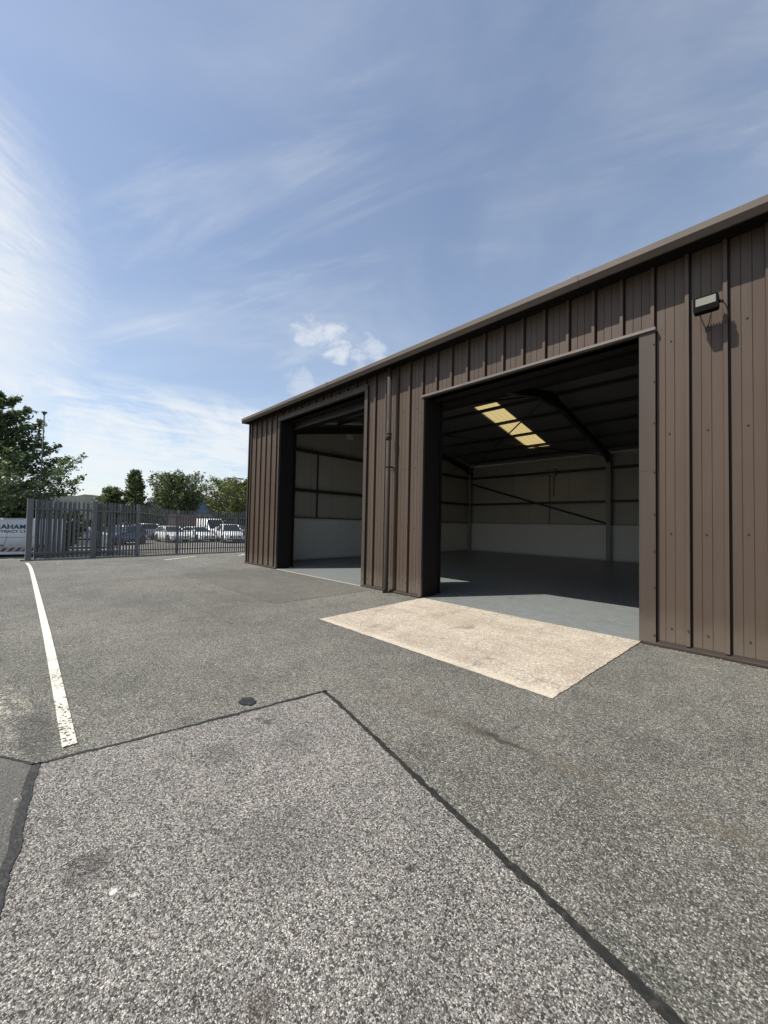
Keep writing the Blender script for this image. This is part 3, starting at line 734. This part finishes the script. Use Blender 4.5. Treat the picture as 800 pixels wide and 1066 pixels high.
def make_car(name,label,loc,rz_,paint,Lc=4.2,Wc=1.76,H=1.48,suv=False,group='cars parked beyond the fence'):
    C=thing(name,label,'car',loc,rz_,group)
    h=Wc/2; hood=.92 if not suv else 1.05; belt=hood+.03; gc=.2 if not suv else .28
    def ring(x,zb,zt,w0,w1):  # lower body cross-section
        return [(x,-w0,zb),(x,-w0*1.0,zb+(zt-zb)*.45),(x,-w1,zt-.06),(x,-w1+.07,zt),(x,w1-.07,zt),(x,w1,zt-.06),(x,w0,zb+(zt-zb)*.45),(x,w0,zb)]
    f=Lc/2
    b=MB()
    loft(b,[ring(-f,gc+.2,belt-.22,h*.80,h*.76),ring(-f+.1,gc+.05,belt-.05,h*.93,h*.88),ring(-f+.5,gc,belt,h,h*.95),
            ring(0,gc,belt,h,h*.96),ring(f-1.25,gc,belt,h,h*.95),ring(f-.6,gc,hood-.1,h*.98,h*.9),ring(f-.15,gc+.03,hood-.24,h*.92,h*.8),ring(f,gc+.12,hood-.4,h*.78,h*.7)])
    # roof and pillars
    def cab(x,z,w): return [(x,-w,z),(x,w,z)]
    x0,x1,x2,x3=-f+.12,-f+.75,f-2.05,f-1.15; wr=h*.72; wb=h*.93
    roofp=[(x1,-wr,H-.03),(x2,-wr,H-.02),(x2,wr,H-.02),(x1,wr,H-.03)]
    loft(b,[[(x1-.1,-wr,H-.09),(x1-.1,wr,H-.09),(x1-.1,wr,H-.05),(x1-.1,-wr,H-.05)],
            [(x1+.4,-wr-.02,H-.08),(x1+.4,wr+.02,H-.08),(x1+.4,wr-.04,H),(x1+.4,-wr+.04,H)],
            [(x2,-wr-.02,H-.09),(x2,wr+.02,H-.09),(x2,wr-.04,H-.015),(x2,-wr+.04,H-.015)]])
    for s in (-1,1):
        for (p,q) in (((x0+.1,s*wb,belt-.02),(x1,s*wr,H-.06)),((x3,s*wb,belt-.03),(x2,s*wr,H-.06)),((-.1,s*wb*1.0,belt-.02),(-.12,s*wr*1.02,H-.06))):
            b.tube([p,q],.045,6,0)
    body=b.build('body',paint,C)
    g=MB()  # greenhouse glass, slightly inside the pillars
    a=[(x0+.1,-wb+.02,belt-.04),(x3,-wb+.02,belt-.04),(x3,wb-.02,belt-.04),(x0+.1,wb-.02,belt-.04)]
    t=[(x1,-wr+.01,H-.06),(x2,-wr+.01,H-.06),(x2,wr-.01,H-.06),(x1,wr-.01,H-.06)]
    for i in range(4):
        j=(i+1)%4; g.face([a[i],a[j],t[j],t[i]])
    g.face(t); g.build('windows',M['glass'],C)
    for s in (-1,1):
        hl=MB(); loft(hl,[[(f-.50,s*h*.90,hood-.32),(f-.50,s*h*.93,hood-.24),(f-.50,s*h*.75,hood-.15),(f-.50,s*h*.7,hood-.25)],
                          [(f-.06,s*h*.84,hood-.42),(f-.08,s*h*.85,hood-.30),(f-.10,s*h*.52,hood-.28),(f-.05,s*h*.50,hood-.40)]]); hl.build('headlight',M['headlamp'],C)
        mm=MB(); rbox(mm,(x3-.28,s*(h+.08)-.1,belt),(x3-.08,s*(h+.08)+.1,belt+.14),.05); mm.build('wing_mirror',paint,C)
        tl=MB(); tl.box((-f-.004,s*h*.7-.1,belt-.4),(-f+.06,s*h*.7+.1,belt-.22)); tl.build('tail_light',M['red'],C)
    gr=MB(); gr.box((f-.1,-h*.5,gc+.22),(f+.012,h*.5,gc+.38)); gr.box((f-.2,-h*.66,gc+.02),(f-.02,h*.66,gc+.14)); gr.build('grille',M['trim'],C)
    pl=MB(); pl.box((f+.012,-.26,gc+.24),(f+.022,.26,gc+.35)); pl.build('number_plate',M['plate'],C)
    for x in (-f+.78,f-.82):
        for s in (-1,1): wheel(C,x,s*(h+.005),.33 if not suv else .36)
    ar=MB()
    for x in (-f+.78,f-.82):
        for s in (-1,1):
            ar.tube([(x,s*(h-.25),.34),(x,s*(h+.003),.34)],.385 if not suv else .42,20,0)
    ar.build('wheel_arch',M['trim'],C)
    return C
GZ=-.55
def face_cam(x,y,off=0): return math.atan2(-y,-x)+R(off)   # heading towards the viewer
make_car('parked_car','blue grey car showing between the sliding gate and a silver estate',(-36.6,6.2,GZ),face_cam(-36,6,-38),M['blue_car'],4.2,1.76,1.5)
make_car('parked_car','silver estate car side on, beyond the angled fence bay',(-44.0,8.9,GZ),face_cam(-44,9,-84),M['silver_car'],4.4,1.8,1.62,True)
make_car('parked_car','white hatchback with dark grille, left one of a pair nose out',(-39.0,10.55,GZ),face_cam(-39,10.6,22),M['white_car'],4.0,1.74,1.46)
make_car('parked_car','white saloon parked in front of the tall white panel van',(-39.4,13.0,GZ),face_cam(-39,13,26),M['white_car'],4.3,1.76,1.42)
make_car('parked_car','white off-road car nearest the warehouse corner',(-37.0,15.1,GZ),face_cam(-37,15,12),M['white_car'],4.3,1.86,1.72,True)
make_car('parked_car','dark car half hidden by the warehouse corner',(-39.5,17.6,GZ),face_cam(-39,17,0),M['dark_car'],4.3,1.8,1.6,True)

def make_van(name,label,loc,rz_,Lv=4.9,Wv=1.86,Hv=1.98,letters=False,short=False):
    V=thing(name,label,'van',loc,rz_)
    f=Lv/2; h=Wv/2; gc=.22
    def ring(x,zb,zt,w):
        return [(x,-w,zb),(x,-w,zb+.5*(zt-zb)),(x,-w*.95,zt-.12),(x,-w*.86,zt-.02),(x,0,zt),(x,w*.86,zt-.02),(x,w*.95,zt-.12),(x,w,zb+.5*(zt-zb)),(x,w,zb)]
    b=MB()
    loft(b,[ring(-f,gc+.08,Hv-.05,h*.95),ring(-f+.06,gc,Hv,h),ring(f-1.95,gc,Hv,h),ring(f-1.62,gc,Hv-.09,h*.985),ring(f-.92,gc,1.14,h*.97),ring(f-.3,gc,1.0,h*.94),ring(f-.05,gc+.04,.82,h*.86),ring(f,gc+.12,.62,h*.8)])
    b.build('body',M['white_car'],V)
    for s in (-1,1):
        g=MB(); y=s*(h+.004); 
        poly=[(f-2.55,1.12),(f-1.18,1.12),(f-1.62,1.62),(f-2.5,1.66)]
        q=[(x,s*(h*.985-(z-1.0)*.05)+s*.012,z) for x,z in poly]; g.face(q if s<0 else q[::-1])
        g.build('side_window',M['glass'],V)
        d=MB()
        for p0,p1 in (((-f+2.18,1.0),(-f+2.18,1.82)),((-f+2.18,1.0),(-f+2.32,.45)),((f-1.12,1.1),(f-1.28,.42))):
            d.tube([(p0[0],s*(h+.003),p0[1]),(p1[0],s*(h-(.05 if p1[1]>1.5 else -.003)),p1[1])],.008,5,0)
        d.tube([(-f+.1,s*(h+.002),1.0),(f-.9,s*(h+.000),1.0)],.010,5,0)
        d.build('shut_line',M['trim'],V)
        hl=MB(); hl.box((f-.45,s*h*.8-.12,.66),(f-.05,s*h*.8+.1,.9)); hl.build('headlight',M['headlamp'],V)
        mo=MB(); mo.tube([(-f+2.3,s*(h+.0),.60),(-f+2.8,s*(h+.0),.60),(f-.9,s*(h+.0),.60)],[.02,.05,.05],6,0); mo.build('side_moulding',M['trim'],V)
        mi=MB(); rbox(mi,(f-1.5,s*(h+.12)-.1,1.12),(f-1.3,s*(h+.12)+.1,1.36),.05); mi.build('wing_mirror',M['trim'],V)
    ws=MB(); k=.02; ws.face([(f-.98+k,-h*.84,1.17+k),(f-.98+k,h*.84,1.17+k),(f-1.60+k,h*.80,Hv-.14+k),(f-1.60+k,-h*.80,Hv-.14+k)]); ws.build('windscreen',M['glass'],V)
    for x in (-f+.85,f-.85):
        for s in (-1,1): wheel(V,x,s*(h+.004),.31)
    bp=MB(); bp.box((-f+.1,-h-.006,gc-.08),(f-.3,h+.006,gc+.04),0); bp.build('sill',M['white_car'],V)
    # chevrons along the foot of the side that faces the yard
    if letters:
        s=1; cv=MB(); x=-f+1.2
        while x<f-1.3:
            cv.face([(x,s*(h+.010),.29),(x+.13,s*(h+.010),.29),(x-.02,s*(h+.010),.48),(x-.15,s*(h+.010),.48)]); x+=.27
        cv.build('chevron_stripe',M['red'],V)
        for txt,size,z,xo,off in (('GRAHAM',.30,1.44,0,1.02),('CONTRACT LTD',.165,1.245,-.06,1.16)):
            cu=bpy.data.curves.new('lettering','FONT'); cu.body=txt; cu.size=size; cu.align_x='CENTER'; cu.extrude=.002; cu.offset=.010 if size>.2 else .004; cu.space_character=1.1
            cu.materials.append(M['navy']); o=bpy.data.objects.new('lettering_tmp',cu); COL.objects.link(o)
            dg=bpy.context.evaluated_depsgraph_get(); me=bpy.data.meshes.new_from_object(o.evaluated_get(dg)); bpy.data.objects.remove(o)
            t=bpy.data.objects.new('lettering',me); COL.objects.link(t); t.parent=V
            t.location=(LETX+xo,s*(h*.992+.012) if z>1.4 else s*(h*1.0+.008),z); t.rotation_euler=(R(90-4),0,R(180)); t.scale=(off,1,1)
    return V
LETX=-.33
# the lettered van stands side on to the yard, its nose away to the left
make_van('white_van','white van with dark blue lettering and red chevrons beside the gate',(-28.0,-.42,zg(-27)),R(-97),letters=True,Lv=5.0)
make_van('white_van','tall white panel van between the saloon and the off-road car',(-43.2,15.6,GZ),face_cam(-43,15.6,20),Hv=2.25)
make_van('white_van','white van beyond the sliding gate, seen through two rows of pales',(-33.5,2.9,GZ),R(80),Lv=4.4,Hv=1.9)

# ------------------------------------------------------------------ background building, lamps
BS=thing('industrial_shed','distant blue shed with a pale low pitched roof','shed',(-66,19.9,-.55),R(-12))
b=MB(); poly=[(-5.2,0),(5.2,0),(5.2,5.0),(0,6.6),(-5.2,5.0)]
b.prism([(p[0],p[1]) for p in poly],'x',-14,0,0); b.build('wall',M['blue_wall'],BS)
b=MB()
for s in (-1,1):
    b.prism([(0,6.3),(s*5.5,4.6),(s*5.5,5.2),(0,6.95)],'x',-14.4,.4,0)
b.build('roof',M['pale_roof'],BS)
b=MB()
for y in (-5,1): b.box((.003,y,0),(.05,y+3.4,3.0))
b.build('door',M['steel_column'],BS)
b=MB(); b.box((-48.2,12.6,GZ),(-47.8,15.6,GZ+2.6)); b.box((-48.3,12.55,GZ+2.6),(-47.7,15.65,GZ+2.68)); tag(b.build('brick_wall',M['brick']),'pinkish brick wall behind the white saloon','wall')
LP=thing('camera_pole','slim grey pole with a small camera head rising in front of the tall tree','pole',(-26.2,.93,zg(-26.2)))
b=MB(); b.tube([(0,0,0),(0,0,7.35)],[.038,.028],10); b.build('pole',M['pole'],LP)
b=MB(); b.tube([(0,0,7.3),(0,0,7.46)],[.06,.085],10); b.tube([(-.02,-.11,7.42),(.02,.11,7.42)],.045,8); b.build('camera_head',M['pole'],LP)
LP=thing('street_lamp','street lamp with a long flat arm above the right hand tree','street lamp',(-53.9,21.0,GZ))
b=MB(); b.tube([(0,0,0),(0,0,8.05)],[.09,.06],10); b.build('pole',M['pole'],LP)
b=MB(); b.tube([(0,0,8.05),(.4,1.9,8.12)],.045,8); b.build('arm',M['pole'],LP)
b=MB(); rbox(b,(-.12,1.85,8.02),(.95-.4,2.5,8.16),.04); b.build('lamp_head',M['pole'],LP)

# ------------------------------------------------------------------ trees
def leaf(mb,p,size,rnd,up=.5):
    n=Vector((rnd.gauss(0,1),rnd.gauss(0,1),rnd.gauss(0,1)+up)).normalized()
    u=n.orthogonal().normalized(); u.rotate(Matrix.Rotation(rnd.uniform(0,6.28),3,n)); w=n.cross(u)
    a=size*rnd.uniform(.7,1.25); c=a*rnd.uniform(.45,.7)
    mb.face([p-u*a,p-w*c+u*a*.1,p+u*a,p+w*c+u*a*.1])
def branch_tree(name,label,base,H,Rad,leafm,rnd,nb=26,z0=.18,leaf_size=.16,per=26,shape='cone',sweep=.25,flat=1.0,group=None,trunk_r=.2,twigs=7,extra=None,droop=0,spread=1.0):
    T=thing(name,label,'tree',base,0,group)
    tr=MB(); cr=MB()
    pts=[Vector((rnd.uniform(-.06,.06)*H*.1*i/8,rnd.uniform(-.06,.06)*H*.1*i/8,H*i/8)) for i in range(9)]
    tr.tube(pts,[trunk_r*(1-.92*i/8) for i in range(9)],9)
    for i in range(nb):
        t=z0+(1-z0)*((i+rnd.random())/nb)**.95; z=H*min(t,.97); az=i*2.399+rnd.uniform(-.4,.4)
        if shape=='cone': l=Rad*(1-((t-z0)/(1-z0)))**.72+.06*H*.3
        elif shape=='oval': l=Rad*math.sin(math.pi*min(1,max(0,(t-z0)/(1-z0)*.86+.14)))**.75+.15
        else: l=Rad*(.55+.45*math.sin(math.pi*(t-z0)/(1-z0)))
        l*=rnd.uniform(.72,1.12)
        limb(tr,cr,Vector((0,0,z)),az,l,rnd,leaf_size,per,sweep,twigs,trunk_r*.35*(1-t)+.015,flat,droop,spread)
    for e in (extra or []):
        limb(tr,cr,Vector((0,0,e[0])),e[1],e[2],rnd,leaf_size*.9,per,e[3],twigs,.05,flat,0)
    # leading shoot
    for k in range(int(per*1.2)): leaf(cr,Vector((rnd.gauss(0,.12),rnd.gauss(0,.12),H*(.93+.09*rnd.random()))),leaf_size,rnd)
    tr.build('trunk',M['bark'],T,False); cr.build('crown',leafm,T,False)
    return T
def limb(tr,cr,p0,az,l,rnd,ls,per,sweep,twigs,rad,flat,droop,spread=1.0):
    d=Vector((math.cos(az),math.sin(az),0)); n=6; pts=[]
    for i in range(n+1):
        t=i/n; pts.append(p0+d*l*t+Vector((rnd.uniform(-.04,.04)*l*t,rnd.uniform(-.04,.04)*l*t,l*(sweep*t**2-droop*t+.08*t+rnd.uniform(-.02,.02)))))
    tr.tube(pts,[max(.008,rad*(1-.85*i/n)) for i in range(n+1)],5,0,False)
    for k in range(twigs+1):
        t=.22+.78*(k/twigs); i=min(n-1,int(t*n)); f=t*n-i; p=pts[i].lerp(pts[i+1],min(1,f))
        tl=l*.30*(1.1-t*.75)*rnd.uniform(.6,1.3)+.1; s=1 if k%2 else -1
        td=(d*rnd.uniform(.4,1.0)+Vector((-d.y,d.x,0))*s*rnd.uniform(.3,1.0)+Vector((0,0,rnd.uniform(-.1,.35)))).normalized()
        q=p+td*tl
        if k<twigs: tr.tube([p,q],[.012,.006],4,0,False)
        for j in range(per):
            u=rnd.random()**.7; c=p.lerp(q,u)+Vector((rnd.gauss(0,.11),rnd.gauss(0,.11),rnd.gauss(0,.10*flat)))*(.5+tl)*spread
            leaf(cr,c,ls,rnd,.9)
rt=random.Random(21)
TG='trees beyond the car park'
branch_tree('tall_tree','tall dark tree with layered branches above the lettered van',(-29.2,-1.2,-.56),8.7,4.3,M['leaf_dark'],rt,nb=60,z0=.2,leaf_size=.10,per=36,sweep=.36,flat=.9,trunk_r=.24,twigs=10,spread=1.0,
            extra=[(3.2,R(88),3.9,.55),(2.8,R(80),3.7,.14),(3.4,R(95),3.3,.14),(4.5,R(84),2.8,.22),(5.4,R(88),2.2,.3)])
branch_tree('tall_tree','dark tree at the left edge of the view',(-31.5,-5.2,-.56),8.0,4.4,M['leaf_dark'],rt,nb=38,z0=.15,leaf_size=.13,per=28,sweep=.3,flat=.9,trunk_r=.22,twigs=8)
def bush(name,label,base,rx,ry,h,leafm,rnd,count,ls=.13,group=None):
    B=thing(name,label,'shrub',base,0,group); st=MB(); cr=MB()
    blobs=[(rnd.uniform(-.65,.65)*rx,rnd.uniform(-.65,.65)*ry,h*rnd.uniform(.3,.8),rnd.uniform(.3,.5)) for _ in range(10)]
    for bx,by,bz,br_ in blobs: st.tube([(bx*.3,by*.3,0),(bx*.7,by*.7,bz*.6),(bx,by,bz)],[.05,.03,.012],5,0,False)
    for i in range(count):
        bx,by,bz,br_=rnd.choice(blobs); v=Vector((rnd.gauss(0,1),rnd.gauss(0,1),rnd.gauss(0,1))).normalized()*rnd.uniform(.55,1.08)**.6
        p=Vector((bx+v.x*br_*rx,by+v.y*br_*ry,max(.05,bz+v.z*br_*h*.75))); leaf(cr,p,ls,rnd,.6)
    st.build('stem',M['bark'],B,False); cr.build('foliage',leafm,B,False); return B
bush('shrub','dark leafy shrub mass directly behind the lettered van',(-30.6,-1.6,-.56),1.6,3.0,2.9,M['leaf_dark'],rt,5200,.13)
bush('shrub','yellow green shrub between the lettered van and the tall tree',(-29.6,-.2,-.56),.9,1.6,2.75,M['leaf_yellow'],rt,2600,.11)
bush('shrub','low yellow green shrub behind the end fence bay',(-30.0,2.2,-.56),.9,1.3,2.5,M['leaf_yellow'],rt,1700,.11)
branch_tree('small_tree','small rounded tree, leftmost of the row beyond the car park',(-50.5,7.5,-.56),5.2,1.1,M['leaf_mid'],rt,nb=26,z0=.2,leaf_size=.12,per=34,shape='oval',sweep=.6,group=TG,trunk_r=.1,twigs=7,spread=2.0)
branch_tree('small_tree','narrow pointed tree standing behind the silver estate',(-50.0,9.6,-.56),7.4,1.15,M['leaf_mid'],rt,nb=34,z0=.2,leaf_size=.12,per=36,shape='cone',sweep=.9,group=TG,trunk_r=.12,twigs=7,spread=1.8)
branch_tree('small_tree','broad spreading tree behind the white hatchback',(-50.0,13.9,-.56),7.0,2.9,M['leaf_mid'],rt,nb=46,z0=.12,leaf_size=.125,per=34,shape='oval',sweep=.8,group=TG,trunk_r=.18,twigs=9,spread=2.0)
branch_tree('small_tree','bright green tree beside the warehouse corner',(-46.0,20.2,-.56),6.5,4.5,M['leaf_yellow'],rt,nb=50,z0=.1,leaf_size=.125,per=44,shape='oval',sweep=.45,group=TG,trunk_r=.18,twigs=9,spread=2.0)
bush('shrub','mid green bush between the narrow tree and the spreading tree',(-51.5,11.3,-.56),1.2,1.5,4.0,M['leaf_mid'],rt,2600,.14)
# a continuous hedge behind the parked cars
hd=MB()
for i in range(15000):
    y=rt.uniform(-8,34); hh=2.1+.7*math.sin(y*.7)+.4*math.sin(y*2.1+1)
    leaf(hd,Vector((-55+rt.gauss(0,.7),y,-.55+hh*math.sqrt(rt.random()))),.2,rt,.5)
o=hd.build('hedge',M['leaf_mid'],None,False); struct(o,'stuff')
# distant wooded ridge
hm=MB(); rh=random.Random(9)
az=[R(40+2*i*.35) for i in range(100)]
ring0=[];ring1=[];ring2=[]
for i,a in enumerate(az):
    rr_=900; hgt=46+6*math.sin(i*.21)+4*math.sin(i*.53+1)+1.5*rh.uniform(-1,1)
    deg=math.degrees(a); hgt*=min(1,max(.25,(deg-42)/18))
    ring0.append((-rr_*math.sin(a),rr_*math.cos(a),-1)); ring1.append((-(rr_+140)*math.sin(a),(rr_+140)*math.cos(a),hgt)); ring2.append((-(rr_+500)*math.sin(a),(rr_+500)*math.cos(a),-1))
for i in range(len(az)-1):
    hm.face([ring0[i],ring0[i+1],ring1[i+1],ring1[i]],0,True); hm.face([ring1[i],ring1[i+1],ring2[i+1],ring2[i]],0,True)
struct(hm.build('hill',M['hill'],None,False))

# ------------------------------------------------------------------ sky and sun
SUN=Vector((-1.46,-2.53,4.07)).normalized()
w=bpy.data.worlds.new('World'); S.world=w; w.use_nodes=True; nt=w.node_tree
bg=nt.nodes['Background']; sky=N(nt,'ShaderNodeTexSky',sky_type='NISHITA',sun_disc=False)
sky.sun_elevation=math.asin(SUN.z); sky.sun_rotation=math.atan2(SUN.x,SUN.y)%(2*math.pi); sky.altitude=50; sky.air_density=1.0; sky.dust_density=1.0; sky.ozone_density=1.15
g=N(nt,'ShaderNodeTexCoord').outputs['Generated']
sx=N(nt,'ShaderNodeSeparateXYZ'); L(nt,g,sx.inputs[0]); zc=math_(nt,'MAXIMUM',sx.outputs[2],.03)
zz=math_(nt,'ADD',zc,.12)
cv=N(nt,'ShaderNodeCombineXYZ'); L(nt,math_(nt,'DIVIDE',sx.outputs[0],zz),cv.inputs[0]); L(nt,math_(nt,'DIVIDE',sx.outputs[1],zz),cv.inputs[1]); pc=cv.outputs[0]
def lobe(d,inner,outer):
    """1 near direction d, 0 beyond the outer angle (degrees)"""
    v=Vector(d).normalized(); n=N(nt,'ShaderNodeVectorMath',operation='DOT_PRODUCT'); L(nt,g,n.inputs[0]); n.inputs[1].default_value=v
    return smooth(nt,n.outputs['Value'],math.cos(R(outer)),math.cos(R(inner)))
def mul(*a):
    r_=a[0]
    for x in a[1:]: r_=math_(nt,'MULTIPLY',r_,x)
    return r_
def mx_(a,b_): return math_(nt,'MAXIMUM',a,b_)
el0=sx.outputs[2]
# high thin veil with streaks
rot=N(nt,'ShaderNodeMapping'); rot.inputs['Rotation'].default_value=(0,0,R(35)); L(nt,pc,rot.inputs[0])
veil=noise(nt,rot.outputs[0],1.0,8,.52,(1.5,.6,1),.4)
veil2=noise(nt,pc,.8,7,.6,None,.8)
rot3=N(nt,'ShaderNodeMapping'); rot3.inputs['Rotation'].default_value=(0,0,R(62)); L(nt,pc,rot3.inputs[0])
wisp=noise(nt,rot3.outputs[0],1.0,9,.62,(3.2,.7,1),.9)
m_veil=math_(nt,'ADD',math_(nt,'ADD',.05,math_(nt,'MULTIPLY',smooth(nt,el0,.85,.25),.10)),math_(nt,'ADD',mul(smooth(nt,veil,.36,.74),smooth(nt,veil2,.33,.68),.22),mul(smooth(nt,wisp,.46,.74),smooth(nt,noise(nt,pc,1.3,3,.5,None,.3),.40,.62),.26)))
# bright cirrus bank on the left
cir=noise(nt,pc,1.0,9,.68,(5.0,2.6,1),.7)
rot2=N(nt,'ShaderNodeMapping'); rot2.inputs['Rotation'].default_value=(0,0,R(-42)); L(nt,pc,rot2.inputs[0])
fine=noise(nt,rot2.outputs[0],1.0,6,.6,(38,9,1),.5)
bank=math_(nt,'ADD',math_(nt,'MULTIPLY',lobe((-.91,-.27,.40),2,25),1.2),math_(nt,'ADD',math_(nt,'MULTIPLY',math_(nt,'SUBTRACT',cir,.5),.9),math_(nt,'MULTIPLY',math_(nt,'SUBTRACT',fine,.5),.55)))
m_bank=mx_(mul(smooth(nt,math_(nt,'ADD',lobe((-.89,-.28,.31),1,33),math_(nt,'ADD',math_(nt,'MULTIPLY',math_(nt,'SUBTRACT',cir,.5),.5),math_(nt,'MULTIPLY',math_(nt,'SUBTRACT',fine,.5),.30))),.0,1.2),lobe((-.89,-.28,.31),8,34),.92),mul(smooth(nt,bank,.0,1.35),lobe((-.91,-.27,.40),9,31)))
# low layered cloud towards the horizon on the left
low=noise(nt,pc,.75,8,.62,(.55,1.0,1),.5)
el=sx.outputs[2]
m_low=mul(smooth(nt,math_(nt,'ADD',low,math_(nt,'MULTIPLY',math_(nt,'SUBTRACT',cir,.5),.35)),.40,.64),smooth(nt,el,.33,.24),lobe((-.97,.05,.15),20,42),.85)
m_hor=mul(smooth(nt,el,.20,.02),.55)
# small cumulus over the roof
def puff(d,rin,rout,seed,thr,sc):
    mp=N(nt,'ShaderNodeMapping'); mp.inputs['Location'].default_value=(seed,seed*.7,0); L(nt,g,mp.inputs[0])
    nn=noise(nt,mp.outputs[0],sc,8,.6,(1,1,1.7),.2)
    return smooth(nt,math_(nt,'ADD',math_(nt,'MULTIPLY',nn,1.0),math_(nt,'MULTIPLY',lobe(d,rin,rout),.55)),thr,thr+.42)
import itertools
m_p=mx_(mul(puff((-.728,.534,.431),.5,5.0,3.1,.77,17),.72),mx_(mul(puff((-.69,.60,.40),.6,5.2,1.3,.77,15),.6),mx_(mul(puff((-.765,.475,.452),.4,3.6,5.2,.72,16),.65),mul(puff((-.80,.48,.335),.5,4.0,2.2,.74,12),.45))))
cm=mx_(mx_(m_veil,m_bank),mx_(mx_(m_low,m_hor),m_p))
CLOUD=(5.45,5.65,5.8)
cs=N(nt,'ShaderNodeMix',data_type='RGBA'); L(nt,cm,cs.inputs[0]); L(nt,sky.outputs[0],cs.inputs[6]); cs.inputs[7].default_value=(*CLOUD,1)
L(nt,cs.outputs[2],bg.inputs[0]); bg.inputs[1].default_value=.125
sl=bpy.data.lights.new('sun','SUN'); sl.energy=4.8; sl.angle=R(.53); sl.color=(1,.945,.85)
so=bpy.data.objects.new('sun',sl); COL.objects.link(so); so.rotation_euler=(-SUN).to_track_quat('-Z','Y').to_euler(); so.location=(-20,-30,50)

# ------------------------------------------------------------------ camera
cam=bpy.data.cameras.new('camera'); cam.sensor_fit='HORIZONTAL'; cam.sensor_width=36; cam.lens=36*398.5/800; cam.clip_start=.05; cam.clip_end=6000
co_=bpy.data.objects.new('camera',cam); COL.objects.link(co_)
rx=Vector((.69533,.7184,.02044)); ux=Vector((.00826,-.03643,.9993)); bx=Vector((.71864,-.69468,-.03127))
Mx=Matrix((rx,ux,bx)).transposed().to_4x4(); Mx.translation=(0,0,1.5); co_.matrix_world=Mx
S.camera=co_
S.view_settings.view_transform='Standard'; S.view_settings.look='None'; S.view_settings.exposure=.40; S.view_settings.gamma=1
S.render.engine='CYCLES'; S.cycles.max_bounces=10; S.cycles.diffuse_bounces=6; S.cycles.transparent_max_bounces=12
S.cycles.use_denoising=True
